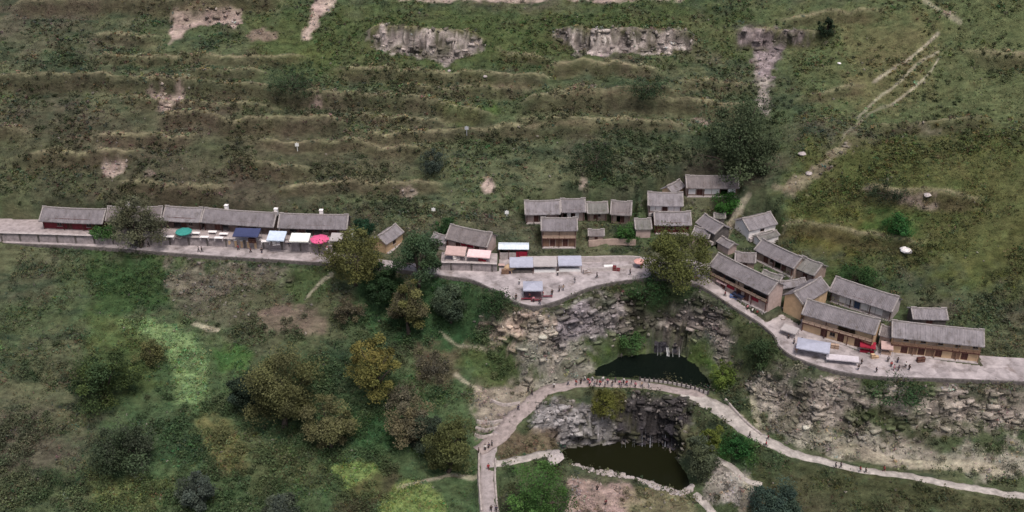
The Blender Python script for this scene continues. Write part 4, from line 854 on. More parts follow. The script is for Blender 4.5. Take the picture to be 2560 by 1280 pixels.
def house(h, k):
    L, d, rise, hw, ov = h["L"], h["d"], h["rise"], h["hw"], h["over"]
    root = empty(h["name"], (h["c"][0], h["c"][1], h["zb"]), h["rz"])
    tag(root, h["label"], "house" if h["name"] == "tiled_house" else "shed", "tiled houses of the hillside village")
    rg = random.Random(k * 13 + 5)
    wl = L / 2 - 0.35; y0 = -d + ov; y1 = d - 0.45; t = 0.3; base = -0.9
    roof = roof_mesh(L, d, rise, hw, seed=k).build("roof", TILE[h["tile"]], root)
    rm = MB()
    n = max(4, int(L / 1.2)); sag = 0.15
    for i in range(n):
        x0, x1 = -L / 2 - 0.05 + (L + 0.1) * i / n, -L / 2 - 0.05 + (L + 0.1) * (i + 1) / n
        zc = hw + rise - 0.13 * math.sin(math.pi * (i + 0.5) / n) + rg.uniform(-0.02, 0.02)
        rm.box(x0, x1 - 0.012, -0.17, 0.17, zc - 0.08, zc + 0.24 + (0.14 if i in (0, n - 1) else 0))
    rm.build("ridge", RIDGE, roof)
    for s_ in (-1, 1):
        vm = MB(); p = L / 2
        vm.grid([[(s_ * (p - 0.28), -d, hw + 0.10), (s_ * (p - 0.28), 0, hw + rise + 0.10)], [(s_ * (p + 0.03), -d - 0.02, hw + 0.13), (s_ * (p + 0.03), 0, hw + rise + 0.15)], [(s_ * (p + 0.05), -d - 0.02, hw - 0.2), (s_ * (p + 0.05), 0, hw + rise - 0.2)]])
        vm.build("verge", RIDGE, roof)
    for fx, side in h["k"].get("chim", []):
        x = -L / 2 + L * fx
        cm = MB().box(x - 0.42, x + 0.42, 0.15, 0.95, hw + rise - 0.75, hw + rise + 0.95); cm.box(x - 0.5, x + 0.5, 0.07, 1.03, hw + rise + 0.95, hw + rise + 1.1)
        cm.build("chimney", PLAST, roof)
    # walls: back, two gables, front pieces round the openings
    wm = MB()
    def rz_(y): return hw - 0.12 + rise * (1 - abs(y) / d)
    for s_ in (-1, 1):
        xa, xb = (-wl, -wl + t) if s_ < 0 else (wl - t, wl)
        wm.poly_prism([(y0, base), (y1, base), (y1, rz_(y1) - 0.1), (0, rz_(0) - 0.1), (y0, rz_(y0) - 0.1)], xa, xb, 'x')
    wm.box(-wl + t, wl - t, y1 - t, y1, base, rz_(y1) - 0.1)
    two = h["up"] is not None
    fl = hw * 0.52 if two else None
    top = rz_(y0) - 0.1
    levels = [(0.0, fl if two else top, h["low"])] + ([(fl, top, h["up"])] if two else [])
    inner = 2 * (wl - t)
    for li, (za, zc, bays) in enumerate(levels):
        if li == 0: wm.box(-wl + t, wl - t, y0, y0 + t, base, za)
        bw = inner / len(bays)
        for i, bch in enumerate(bays):
            xa = -wl + t + i * bw; xb = xa + bw
            if bch in "ptrbW": wm.box(xa, xb, y0, y0 + t, za, zc)
            if bch == "t": MB().box(xa + 0.06, xb - 0.06, y0 - 0.05, y0 - 0.002, za + 0.1, zc - 0.25).build("wall_board", TANW, root)
            elif bch == "W": MB().box(xa + 0.07, xb - 0.07, y0 - 0.045, y0 - 0.002, za + 0.35, za + min(2.0, zc - za - 0.3)).build("plaster_panel", PLAST, root)
            elif bch == "r": MB().box(xa + 0.05, xb - 0.05, y0 - 0.12, y0 - 0.01, za + (zc - za) * 0.45, zc - 0.15).build("red_cloth", RED, root)
            elif bch == "b": MB().box(xa + 0.05, xb - 0.05, y0 - 0.05, y0 - 0.002, za + 0.05, zc - 0.2).build("wall_board", BROWN, root)
            elif bch in "dB":
                dw = min(bw * 0.8, 1.5); xm = (xa + xb) / 2; dh = min(2.1, zc - za - 0.25)
                wm.box(xa, xm - dw / 2, y0, y0 + t, za, zc); wm.box(xm + dw / 2, xb, y0, y0 + t, za, zc); wm.box(xm - dw / 2, xm + dw / 2, y0, y0 + t, za + dh, zc)
                dr = MB().box(xm - dw / 2 + 0.02, xm + dw / 2 - 0.02, y0 + 0.12, y0 + 0.18, za, za + dh - 0.02).build("door", WOOD if bch == "d" else mat("blue_door", (0.06, 0.09, 0.16), 0.7), root)
                MB().box(xm - 0.02, xm + 0.02, y0 + 0.10, y0 + 0.118, za + 0.02, za + dh - 0.04).build("meeting_stile", BROWN, dr)
            elif bch == "w":
                ww = min(bw * 0.62, 1.3); xm = (xa + xb) / 2; s0, s1 = za + 0.85, min(za + 1.95, zc - 0.2)
                wm.box(xa, xm - ww / 2, y0, y0 + t, za, zc); wm.box(xm + ww / 2, xb, y0, y0 + t, za, zc)
                wm.box(xm - ww / 2, xm + ww / 2, y0, y0 + t, za, s0); wm.box(xm - ww / 2, xm + ww / 2, y0, y0 + t, s1, zc)
                fr = MB(); f_ = 0.08
                fr.box(xm - ww / 2, xm - ww / 2 + f_, y0 + 0.06, y0 + 0.16, s0, s1).box(xm + ww / 2 - f_, xm + ww / 2, y0 + 0.06, y0 + 0.16, s0, s1)
                fr.box(xm - ww / 2 + f_, xm + ww / 2 - f_, y0 + 0.06, y0 + 0.16, s0, s0 + f_).box(xm - ww / 2 + f_, xm + ww / 2 - f_, y0 + 0.06, y0 + 0.16, s1 - f_, s1).box(xm - 0.03, xm + 0.03, y0 + 0.06, y0 + 0.16, s0 + f_, s1 - f_)
                wo = fr.build("window", BROWN, root)
                for q in (-1, 1):
                    e0, e1 = sorted((xm + q * 0.03, xm + q * (ww / 2 - f_)))
                    MB().box(e0, e1, y0 + 0.10, y0 + 0.12, s0 + f_, s1 - f_).build("pane", GLASS, wo)
                MB().box(xm - ww / 2 - 0.1, xm + ww / 2 + 0.1, y0 - 0.12, y0 - 0.002, s0 - 0.1, s0 - 0.01).build("sill", PALEW, wo)
            elif bch == "o":
                wm.box(xa, xb, y0, y0 + t, zc - 0.25, zc)
    wm.build("wall", h["wall"], root)
    if ov > 0.6 and not two: MB().box(-wl + t + 0.02, wl - t - 0.02, y0 - 0.055, y0 - 0.004, top - 1.15, top - 0.1).build("eave_shade_band", EAVE_SHADE, root)  # dark board added as painted shade along the top of the front wall
    # plinth step, eave posts, gallery
    if L > 7: MB().box(-wl + 0.1, wl - 0.1, y0 - 0.75, y0 - 0.002, base, -0.02).build("plinth", PALEW, root)
    if ov > 0.75:
        npst = max(3, int(L / 3.4)); yp = y0 - 0.5
        for i in range(npst):
            x = -wl + 0.25 + (2 * wl - 0.5) * i / (npst - 1)
            MB().box(x - 0.09, x + 0.09, yp - 0.09, yp + 0.09, -0.02, hw + rise * (1 - abs(yp) / d) - 0.3).build("post", WOOD if not h["k"].get("balc") == "brown" else BROWN, root)
        MB().box(-wl, wl, yp - 0.07, yp + 0.07, hw + rise * (1 - abs(yp) / d) - 0.3, hw + rise * (1 - abs(yp) / d) - 0.14).build("eave_beam", WOOD, root)
    if two:
        b = MB().box(-wl + 0.05, wl - 0.05, y0 - 0.7, y0 - 0.06, fl - 0.16, fl).build("balcony", WOOD, root)
        rl = BROWN if h["k"].get("balc") == "brown" else TANW
        MB().box(-wl + 0.06, wl - 0.06, y0 - 0.72, y0 - 0.64, fl + 0.75, fl + 0.85).build("rail", rl, b)
        nb = int(L / 1.5)
        for i in range(nb):
            x0 = -wl + 0.1 + (2 * wl - 0.2) * i / nb; x1 = x0 + (2 * wl - 0.2) / nb - 0.12
            MB().box(x0, x1, y0 - 0.70, y0 - 0.66, fl + 0.12, fl + 0.62).build("balcony_panel", rl, b)
    return root
for i, h in enumerate(HOUSES): house(h, i)
# ------------------------------------------------------------------ foliage
def leaf_quads(cen, size, rg, col, flat=0.35, aspect=0.7):
    """one small leaf spray per centre: randomly turned quads, tipped towards the sky"""
    n = len(cen)
    nv = rg.normal(size=(n, 3)); nv[:, 2] = np.abs(nv[:, 2]) + flat; nv /= np.linalg.norm(nv, axis=1)[:, None]
    a = np.cross(nv, rg.normal(size=(n, 3))); a /= np.linalg.norm(a, axis=1)[:, None] + 1e-9
    b = np.cross(nv, a)
    s = (np.asarray(size) * rg.uniform(0.6, 1.35, n))[:, None]
    V = np.stack([cen - a * s * 0.5, cen - b * s * 0.5 * aspect, cen + a * s * 0.5, cen + b * s * 0.5 * aspect], 1)
    F = np.arange(n * 4).reshape(n, 4)
    return V.reshape(-1, 3), F, np.repeat(col, 4, axis=0)

def tree(label, u, vb, vtop, wpx, col, name="leafy_tree", group="trees of the valley and village", vc=0.62, leafs=6000, col2=None, ragged=0.55, lf=0.42, base=None, cat="tree"):
    """u, vb: foot of the trunk; vtop: top of the crown; wpx: crown width in photo pixels"""
    tone = np.array([0.84, 1.03, 1.15]); col = np.array(col) * tone * 1.08; col2 = None if col2 is None else np.array(col2) * tone * 1.08
    seed = int(u * 7 + vb * 3); rg = np.random.default_rng(seed)
    p = T(u, vb) if base is None else np.array(base)
    p[2] = float(zat(p[0], p[1])[0])
    m = mpp(p); Ht = (vb - vtop) * m / math.cos(PITCH) * 0.93; Rw = wpx * m / 2
    root = empty(name, tuple(p)); tag(root, label, cat, group)
    ch = Ht * vc                                  # crown height
    cz = Ht - ch / 2
    # clumps through the crown volume
    nb = int(26 + 10 * Rw / 4)
    B = []
    while len(B) < nb:
        q = rg.normal(size=3); q /= np.linalg.norm(q); q *= rg.uniform(0.25, 1.0) ** 0.6 if rg.random() > 0.25 else rg.uniform(1.0, 1.18)
        B.append(np.array([q[0] * Rw * 0.9, q[1] * Rw * 0.9, cz + q[2] * ch * 0.46 - (0.10 * ch) * (q[0] ** 2 + q[1] ** 2)]))
    B = np.array(B); br = Rw * rg.uniform(0.16, 0.44, nb)
    # trunk and limbs
    tb = MB(); r0 = max(0.14, Ht * 0.03)
    lean = rg.normal(size=2) * 0.05 * Ht
    top = Vector((lean[0], lean[1], cz + ch * 0.1))
    tb.tube([(0, 0, -0.6), (0.03, 0, 0.4), (lean[0] * 0.4, lean[1] * 0.4, Ht * (1 - vc) * 0.8), tuple(top)], [r0 * 1.5, r0 * 1.1, r0 * 0.8, r0 * 0.25], 8)
    for k in range(min(11, nb)):
        z0 = Ht * (1 - vc) * 0.7 + rg.uniform(0, 0.5) * ch * 0.6; f = z0 / float(top.z)
        s0 = Vector((lean[0] * f, lean[1] * f, z0)); e = Vector(B[k]); md = s0.lerp(e, 0.5) + Vector((0, 0, 0.06 * Ht))
        tb.tube([tuple(s0), tuple(md), tuple(e)], [r0 * 0.5, r0 * 0.32, r0 * 0.1], 5)
    tb.build("trunk", BARK, root, True)
    # leaves
    per = int(leafs * 1.9) // nb
    cen = np.repeat(B, per, 0); rr = np.repeat(br, per)
    q = rg.normal(size=cen.shape); q /= np.linalg.norm(q, axis=1)[:, None]
    q *= (rr * rg.uniform(0.3, 1.0, len(rr)) ** 0.5 * (1 + ragged * 0.35 * rg.normal(size=len(rr))))[:, None]
    q[:, 2] *= 0.8
    cen = cen + q
    c1 = np.array(col); c2 = np.array(col2 if col2 is not None else c1 * np.array([1.2, 1.14, 0.95]))
    mixk = np.repeat(np.clip(rg.normal(0.45, 0.32, nb), 0, 1), per)[:, None]
    cc = (c1 * (1 - mixk) + c2 * mixk) * np.repeat(rg.uniform(0.6, 1.5, nb), per)[:, None] * rg.uniform(0.82, 1.2, len(cen))[:, None]
    V, F_, K_ = leaf_quads(cen, np.full(len(cen), lf * 1.02), rg, cc)
    np_mesh("crown", V, F_, np.clip(K_, 0.004, 0.5), LEAF, root)
    return root

GOLD = (0.100, 0.087, 0.030); GOLD2 = (0.145, 0.125, 0.036); OLV = (0.070, 0.070, 0.030); BRN = (0.115, 0.085, 0.048); DKG = (0.040, 0.056, 0.028); GRN = (0.045, 0.075, 0.028); GRY = (0.062, 0.074, 0.045); BRT = (0.050, 0.095, 0.024); SLATE = (0.066, 0.070, 0.056); TEAL = (0.046, 0.062, 0.046)
tree("leaning olive brown tree rising in front of the roadside row", 352, 620, 490, 130, (0.100, 0.088, 0.052), vc=0.86, ragged=0.8, lf=0.36, base=list(Wp(352, 618)))
tree("round golden olive tree hanging over the lane beside the small cream gable", 890, 712, 580, 150, GOLD, vc=0.85, lf=0.40)
tree("fresh grey green tree next to the skewed red-hung house", 1048, 715, 588, 118, (0.058, 0.082, 0.040), vc=0.8, lf=0.38)
tree("slim brown gold tree on the slope below the grey green tree", 1022, 838, 678, 92, BRN, col2=GOLD2, vc=0.85, lf=0.40)
tree("dull grey green tree below the left edge of the plaza", 1128, 806, 715, 100, GRY, vc=0.85, lf=0.38)
tree("wide golden tree overhanging the lane above the pond cliff", 1694, 712, 572, 160, (0.084, 0.077, 0.024), col2=(0.118, 0.108, 0.030), vc=0.9, leafs=8000, lf=0.40)
tree("huge dark green walnut tree above the topmost house", 1838, 452, 262, 205, (0.048, 0.056, 0.027), col2=(0.080, 0.086, 0.040), vc=0.88, leafs=9500, lf=0.5)
tree("largest gold brown tree in the valley below the ploughed patch", 712, 1068, 842, 192, (0.098, 0.082, 0.034), col2=(0.130, 0.112, 0.040), vc=0.88, leafs=9500, lf=0.42)
tree("yellow gold tree with a long drooping crown right of the largest one", 938, 1004, 828, 118, GOLD2, col2=(0.165, 0.115, 0.032), vc=0.88, lf=0.38)
tree("brownish tree in front of the largest gold tree", 828, 1122, 978, 118, (0.118, 0.092, 0.045), col2=(0.14, 0.12, 0.045), vc=0.86, lf=0.38)
tree("thin brown tree between two darker crowns left of the walkway", 1030, 1105, 1000, 120, (0.125, 0.095, 0.058), vc=0.8, lf=0.36)
tree("olive green willow like tree just left of the stone walkway", 1122, 1180, 1028, 128, (0.090, 0.085, 0.032), vc=0.9, lf=0.38, leafs=7500)
tree("bright green tree at the bottom beside the lower pond", 1345, 1318, 1136, 158, BRT, col2=(0.085, 0.135, 0.032), vc=0.92, lf=0.36, leafs=6000)
tree("grey green shrub tree on the right bank of the lower pond", 1746, 1192, 1080, 78, (0.085, 0.086, 0.050), vc=0.92, lf=0.34)
tree("small yellow green tree between lower pond and valley path", 1773, 1124, 1050, 56, (0.120, 0.125, 0.026), vc=0.9, lf=0.32, leafs=2200)
tree("dark green spreading tree at the left edge of the valley", 268, 1012, 862, 150, (0.034, 0.052, 0.022), col2=(0.095, 0.105, 0.03), vc=0.9, lf=0.42)
tree("dusky bushy tree in the lower left below the spreading one", 318, 1170, 1052, 150, (0.050, 0.050, 0.030), col2=(0.062, 0.075, 0.035), vc=0.92, lf=0.40)
tree("slate grey tree near the bottom left of the valley", 500, 1262, 1172, 92, SLATE, vc=0.92, lf=0.36)
tree("second slate grey tree cut off by the bottom edge", 705, 1318, 1226, 100, (0.072, 0.074, 0.054), vc=0.92, lf=0.36)
tree("bluish dark conifer like tree at the bottom right", 1932, 1300, 1206, 130, TEAL, vc=0.95, lf=0.36)
tree("shadowy dark tree crowded against the largest gold tree", 622, 1022, 925, 84, (0.026, 0.034, 0.022), vc=0.92, lf=0.36)
tree("dark crown behind the thin brown tree", 1075, 1130, 1035, 90, (0.040, 0.046, 0.030), vc=0.9, lf=0.36)
tree("deep green crown between the two golden lane trees", 960, 752, 665, 90, (0.026, 0.045, 0.018), vc=0.9, lf=0.36)
tree("golden shrub tree hanging off the dam wall", 1510, 1045, 972, 82, (0.105, 0.095, 0.024), vc=0.95, lf=0.30, leafs=2400)
for lab, u, vb, vt, w_, c_ in (("dark bush clump on the second terrace of the hillside", 735, 232, 168, 125, DKG), ("dark bush below the upper right terrace line", 1620, 240, 188, 105, DKG), ("round dark bush beside the upper outcrop gully", 2062, 88, 48, 46, (0.022, 0.032, 0.016)),
                          ("dark bush heap on the hillside left of the walnut tree", 1490, 420, 362, 120, (0.030, 0.042, 0.020)), ("slaty bush in the middle of the hillside", 1082, 428, 378, 70, (0.040, 0.046, 0.036)), ("leafy green bush behind the blue tin stall", 1120, 590, 552, 70, (0.035, 0.065, 0.024)),
                          ("bright green vegetable patch bush below the topmost house", 1810, 532, 492, 78, (0.045, 0.11, 0.022)), ("green garden bush right of the timber house", 1566, 602, 562, 54, (0.05, 0.10, 0.026)), ("dark bush on the right flank above the soil scar", 2215, 500, 455, 100, (0.034, 0.042, 0.022)),
                          ("green bush at the end of the roadside row", 912, 585, 545, 52, (0.022, 0.05, 0.026)), ("bright green bush on the right flank", 2238, 588, 540, 76, (0.034, 0.088, 0.024)), ("mixed green bush behind the right back house", 2140, 712, 660, 90, (0.036, 0.066, 0.022)),
                          ("low green bush in the yard left of the leaning tree", 262, 588, 566, 70, (0.055, 0.10, 0.03)), ("dark green bush under the plaza wall", 1240, 775, 728, 90, (0.036, 0.058, 0.024)), ("green bush on the brow of the pond cliff", 1612, 742, 705, 110, (0.030, 0.058, 0.020)),
                          ("brown bush on the grassy slope left of the pond cliff", 1085, 935, 885, 90, (0.10, 0.078, 0.055)), ("olive bush on the slope beside the valley meadow", 380, 905, 855, 80, (0.105, 0.092, 0.038)), ("yellow green bush on the bank above the upper pond", 1806, 960, 895, 60, (0.095, 0.115, 0.026)),
                          ("green bush on the ledge left of the small waterfall", 1572, 876, 842, 80, (0.055, 0.095, 0.032)), ("deep green bush beside the valley path", 1842, 1145, 1098, 70, (0.026, 0.072, 0.02)), ("brown bush on the slope above the largest gold tree", 870, 800, 748, 70, (0.105, 0.078, 0.05)),
                          ("dark bush at the foot of the right hand terrace", 1905, 905, 850, 90, (0.040, 0.056, 0.024)), ("green bush under the right terrace edge", 2240, 1000, 955, 130, (0.032, 0.056, 0.022)), ("brown leafless bush right of the dark valley grass", 1000, 1010, 960, 80, (0.11, 0.085, 0.058))):
    tree(lab, u, vb, vt, w_, c_, name="bush", group="single bushes on the slopes", vc=0.97, leafs=1500, lf=0.34, cat="bush")

# scrub, weeds and grass tufts nobody could count
def scatter(name, n, rmin, rmax, quads, lf, region, seed, dens, hue=0.18, bright=(0.7, 1.5), lift=0.35, tint=None, flat=0.35):
    rg = np.random.default_rng(seed)
    x0, x1, y0, y1 = region
    x = rg.uniform(x0, x1, n * 4); y = rg.uniform(y0, y1, n * 4)
    k = dens(x, y) * samp(KEEP, x, y)
    ok = rg.random(n * 4) < k; x, y = x[ok][:n], y[ok][:n]; m = len(x)
    z = zat(x, y)
    c = samp(C, x, y) * rg.uniform(bright[0], bright[1], (m, 1)) * (1 + hue * rg.normal(size=(m, 3)) * np.array([1, 0.6, 0.8]))
    if tint is not None: c = c * 0.5 + np.asarray(tint) * 0.5
    r = rmin + (rmax - rmin) * rg.random(m) ** 2.2
    cen = np.repeat(np.stack([x, y, z + r * lift], 1), quads, 0); rr = np.repeat(r, quads)
    q = rg.normal(size=cen.shape); q /= np.linalg.norm(q, axis=1)[:, None]; q *= (rr * rg.random(len(rr)) ** 0.4)[:, None]; q[:, 2] = q[:, 2] * 0.65
    cc = np.repeat(c, quads, 0) * rg.uniform(0.75, 1.3, (len(cen), 1))
    V, F_, K_ = leaf_quads(cen + q, lf * (0.6 + 0.5 * rr / rmax), rg, cc, flat)
    o = np_mesh(name, V, F_, np.clip(K_, 0.006, 0.5), LEAF); o["kind"] = "stuff"
    return o
clump = lambda s, t, seed: (lambda x, y: np.clip(fbm(x, y * 1.5, s, seed, 3) * 1.4 + t, 0, 1))
scatter("hillside_scrub", 11000, 0.25, 0.95, 15, 0.50, (-150, 150, 10, 84), 1, clump(9, 0.35, 501), bright=(0.95, 1.5))
scatter("hillside_grass", 26000, 0.18, 0.45, 4, 0.34, (-150, 150, 4, 84), 2, clump(5, 0.75, 511), bright=(0.7, 1.5))
scatter("slope_scrub", 9500, 0.3, 1.9, 17, 0.42, (-125, 125, -66, 14), 3, clump(7, 0.4, 521))
scatter("slope_grass", 20000, 0.15, 0.45, 4, 0.30, (-125, 125, -66, 14), 4, clump(4, 0.75, 531), bright=(0.7, 1.5))
lipd = lambda x, y: np.clip(1 - np.abs(samp(s_path, x, y) - 1.3) / 1.3, 0, 1)
scatter("wall_weeds", 4200, 0.25, 0.9, 14, 0.34, (-125, 125, -60, 6), 5, lipd, tint=(0.038, 0.052, 0.022), lift=0.5)

def thicket(name, n, rmin, rmax, quads, lf, region, seed, dens, pal):
    rg = np.random.default_rng(seed); x = rg.uniform(region[0], region[1], n * 6); y = rg.uniform(region[2], region[3], n * 6)
    ok = rg.random(n * 6) < dens(x, y) * samp(KEEP, x, y); x, y = x[ok][:n], y[ok][:n]; m = len(x)
    r = rmin + (rmax - rmin) * rg.random(m) ** 1.8; P = np.array(pal)
    c = 0.4 * P[rg.integers(0, len(P), m)] + 0.6 * samp(C, x, y); c = c * rg.uniform(0.85, 1.5, (m, 1))
    cen = np.repeat(np.stack([x, y, zat(x, y) + r * 0.45], 1), quads, 0); rr = np.repeat(r, quads)
    q = rg.normal(size=cen.shape); q /= np.linalg.norm(q, axis=1)[:, None]; q *= (rr * rg.random(len(rr)) ** 0.4 * (1 + 0.2 * rg.normal(size=len(rr))))[:, None]; q[:, 2] *= 0.8
    V, F_, K_ = leaf_quads(cen + q, np.full(len(cen), lf), rg, np.repeat(c, quads, 0) * rg.uniform(0.7, 1.35, (len(cen), 1)))
    o = np_mesh(name, V, F_, np.clip(K_, 0.005, 0.5), LEAF); o["kind"] = "stuff"
PAL = [(0.030, 0.046, 0.022), (0.058, 0.078, 0.034), (0.090, 0.098, 0.044), (0.105, 0.088, 0.046), (0.044, 0.052, 0.040), (0.070, 0.066, 0.040), (0.040, 0.075, 0.028)]
meadow = lambda x, y: 1 - np.clip((samp(C, x, y)[:, 1] - 0.10) * 20, 0, 1)
thicket("valley_thicket", 1150, 0.7, 2.4, 95, 0.40, (-115, 0, -66, -14), 31, lambda x, y: clump(11, 0.35, 541)(x, y) * meadow(x, y), [(0.030, 0.052, 0.024), (0.050, 0.085, 0.034), (0.080, 0.105, 0.044), (0.040, 0.070, 0.036), (0.075, 0.075, 0.042), (0.036, 0.080, 0.030)])
thicket("hillside_thicket", 2000, 0.4, 1.3, 44, 0.44, (-140, 140, 12, 60), 32, lambda x, y: np.clip(clump(12, 0.1, 551)(x, y) * np.clip(1.35 - (y - 12) / 40, 0.15, 1) * np.where(x > 72, 0.35, 1), 0, 1), PAL[:3] + PAL[4:])
thicket("bank_thicket", 500, 0.5, 1.7, 60, 0.38, (0, 120, -66, -8), 33, clump(9, 0.2, 561), PAL[:4])

crop = lambda x, y: np.clip((samp(C, x, y)[:, 1] - 0.105) * 22, 0, 1) * (samp(C, x, y)[:, 1] > samp(C, x, y)[:, 0] * 1.12)
scatter("meadow_plants", 5200, 0.25, 0.7, 10, 0.32, (-115, 5, -66, -8), 6, crop, bright=(0.75, 1.4), lift=0.5)

# loose stones
def rubble(name, n, region, seed, rmin, rmax, dens):
    rg = np.random.default_rng(seed)
    t = (1 + 5 ** 0.5) / 2
    ico = np.array([(-1, t, 0), (1, t, 0), (-1, -t, 0), (1, -t, 0), (0, -1, t), (0, 1, t), (0, -1, -t), (0, 1, -t), (t, 0, -1), (t, 0, 1), (-t, 0, -1), (-t, 0, 1)]) / math.hypot(1, t)
    fi = np.array([(0, 11, 5), (0, 5, 1), (0, 1, 7), (0, 7, 10), (0, 10, 11), (1, 5, 9), (5, 11, 4), (11, 10, 2), (10, 7, 6), (7, 1, 8), (3, 9, 4), (3, 4, 2), (3, 2, 6), (3, 6, 8), (3, 8, 9), (4, 9, 5), (2, 4, 11), (6, 2, 10), (8, 6, 7), (9, 8, 1)])
    x = rg.uniform(region[0], region[1], n * 6); y = rg.uniform(region[2], region[3], n * 6)
    ok = rg.random(n * 6) < dens(x, y); x, y = x[ok][:n], y[ok][:n]; m = len(x)
    r = rmin + (rmax - rmin) * rg.random(m) ** 3
    V = ico[None] * (1 + 0.3 * rg.normal(size=(m, 12, 1))) * r[:, None, None] * rg.uniform(0.6, 1.3, (m, 1, 3))
    V += np.stack([x, y, zat(x, y) + r * 0.15], 1)[:, None]
    c = (0.5 * samp(C, x, y) + 0.5 * np.array([0.27, 0.24, 0.225])) * rg.uniform(0.5, 1.35, (m, 1))
    Fm = (fi[None] + (np.arange(m) * 12)[:, None, None]).reshape(-1, 3)
    o = np_mesh(name, V.reshape(-1, 3), Fm, np.repeat(c, 12, 0), GROUND); o["kind"] = "stuff"
    return o
rk = lambda x, y: np.clip(samp(ROCK, x, y), 0, 1) * (samp(s_path, x, y) > 0.8)
rubble("loose_stones", 7000, (-125, 125, -66, 8), 21, 0.1, 0.5, rk)
rubble("outcrop_stones", 2600, (-125, 125, 8, 84), 22, 0.12, 0.7, rk)
rubble("scattered_stones", 900, (-125, 125, -60, 84), 23, 0.1, 0.4, lambda x, y: 0.25 * samp(KEEP, x, y))

def cliff_blocks(name, n, region, seed):
    """angular ledge blocks sitting in the rock faces, bedded level"""
    rg = np.random.default_rng(seed); x = rg.uniform(region[0], region[1], n * 8); y = rg.uniform(region[2], region[3], n * 8)
    ok = rg.random(n * 8) < rk(x, y) * np.clip((samp(nl, x, y) - 1.15) * 1.6, 0.08, 1); x, y = x[ok][:n], y[ok][:n]; m = len(x)
    box = np.array([(-1, -1, -1), (1, -1, -1), (1, 1, -1), (-1, 1, -1), (-1, -1, 1), (1, -1, 1), (1, 1, 1), (-1, 1, 1)], float)
    fq = np.array([(0, 3, 2, 1), (4, 5, 6, 7), (0, 1, 5, 4), (1, 2, 6, 5), (2, 3, 7, 6), (3, 0, 4, 7)])
    V = box[None] * rg.uniform(0.72, 1.12, (m, 8, 3)) * (np.array([0.78, 0.40, 0.24])[None] * (0.45 + 1.25 * rg.random((m, 1)) ** 2) * rg.uniform(0.7, 1.3, (m, 3)))[:, None]
    t = rg.normal(0, 0.35, m) - np.arctan2(samp(NX, x, y), -samp(NY, x, y) + 1e-6) * -1
    ct, st = np.cos(t)[:, None], np.sin(t)[:, None]
    V = np.stack([V[..., 0] * ct - V[..., 1] * st, V[..., 0] * st + V[..., 1] * ct, V[..., 2]], -1)
    V += np.stack([samp(VX, x, y), samp(VY, x, y), samp(VZ, x, y)], 1)[:, None]
    c = samp(C, x, y) * rg.uniform(0.7, 1.5, (m, 1))
    o = np_mesh(name, V.reshape(-1, 3), (fq[None] + (np.arange(m) * 8)[:, None, None]).reshape(-1, 4), np.clip(np.repeat(c, 8, 0), 0.01, 0.6), GROUND); o["kind"] = "stuff"
cliff_blocks("cliff_blocks", 3800, (-60, 125, -62, 6), 41)
cliff_blocks("outcrop_blocks", 1700, (-125, 125, 20, 84), 42)
# ------------------------------------------------------------------ canopies, stalls and village things
def ground(u, v, lvl):
    if lvl == "p": return Wp(u, v)
    if lvl == "t":
        q = T(u, v); q[2] = float(zat(q[0], q[1])[0]); return q
    return W(u, v, float(lvl))

def canopy(label, u, v, lvl, w, d, h, rz, m, name="canopy_tent", group="market canopies and stalls", sag=0.18, slope=0.35, counter=None, legm=METALG, peak=0.0):
    """cloth roof on four poles; (u, v) is the middle of its footprint"""
    p = ground(u, v, lvl); root = empty(name, tuple(p), R(rz)); tag(root, label, "canopy", group)
    nx, ny = 9, 7; top = []; rg = random.Random(int(u * 3 + v))
    for j in range(ny):
        r = []
        for i in range(nx):
            a, b = i / (nx - 1), j / (ny - 1)
            z = h + slope * (b - 0.5) - sag * math.sin(math.pi * a) * math.sin(math.pi * b) * (1 if peak == 0 else 0) + peak * (1 - max(abs(2 * a - 1), abs(2 * b - 1))) + rg.uniform(-0.02, 0.02)
            r.append(((a - 0.5) * w, (b - 0.5) * d, z))
        top.append(r)
    mb = MB().grid(top); mb.grid([[(p_[0], p_[1], p_[2] - 0.03) for p_ in r] for r in top][::-1])
    edge = [top[0], [r[-1] for r in top], top[-1][::-1], [r[0] for r in top][::-1]]
    cl = mb.build("cloth", m, root)
    vm = MB()
    for e in edge: vm.grid([e, [(q[0] * 1.01, q[1] * 1.01, q[2] - 0.22 - 0.05 * (k % 2)) for k, q in enumerate(e)]])
    vm.build("valance", m, cl)
    for sx in (-1, 1):
        for sy in (-1, 1):
            x, y = sx * (w / 2 - 0.08), sy * (d / 2 - 0.08)
            MB().tube([(x, y, -0.3), (x, y, h + slope * sy * 0.5 - 0.02)], 0.05, 6).build("pole", legm, root)
    if counter:
        MB().box(-w / 2 + 0.2, w / 2 - 0.2, -d / 2 + 0.55, -d / 2 + 1.15, 0.02, 0.75).build("counter", counter, root)
        MB().box(-w / 2 + 0.1, w / 2 - 0.1, d / 2 - 0.12, d / 2 - 0.06, 0.02, h).build("shade_sheet", INK, root)  # near-black sheet added to paint the shade inside the stall
    if peak: MB().box(-w / 2 + 0.2, w / 2 - 0.2, -d / 2 - 0.1, d / 2 - 0.3, 0.01, 0.05).build("floor_mat", cloth("plum_mat", (0.13, 0.075, 0.085)) if peak > 0.8 else GREYC, root)
    return root

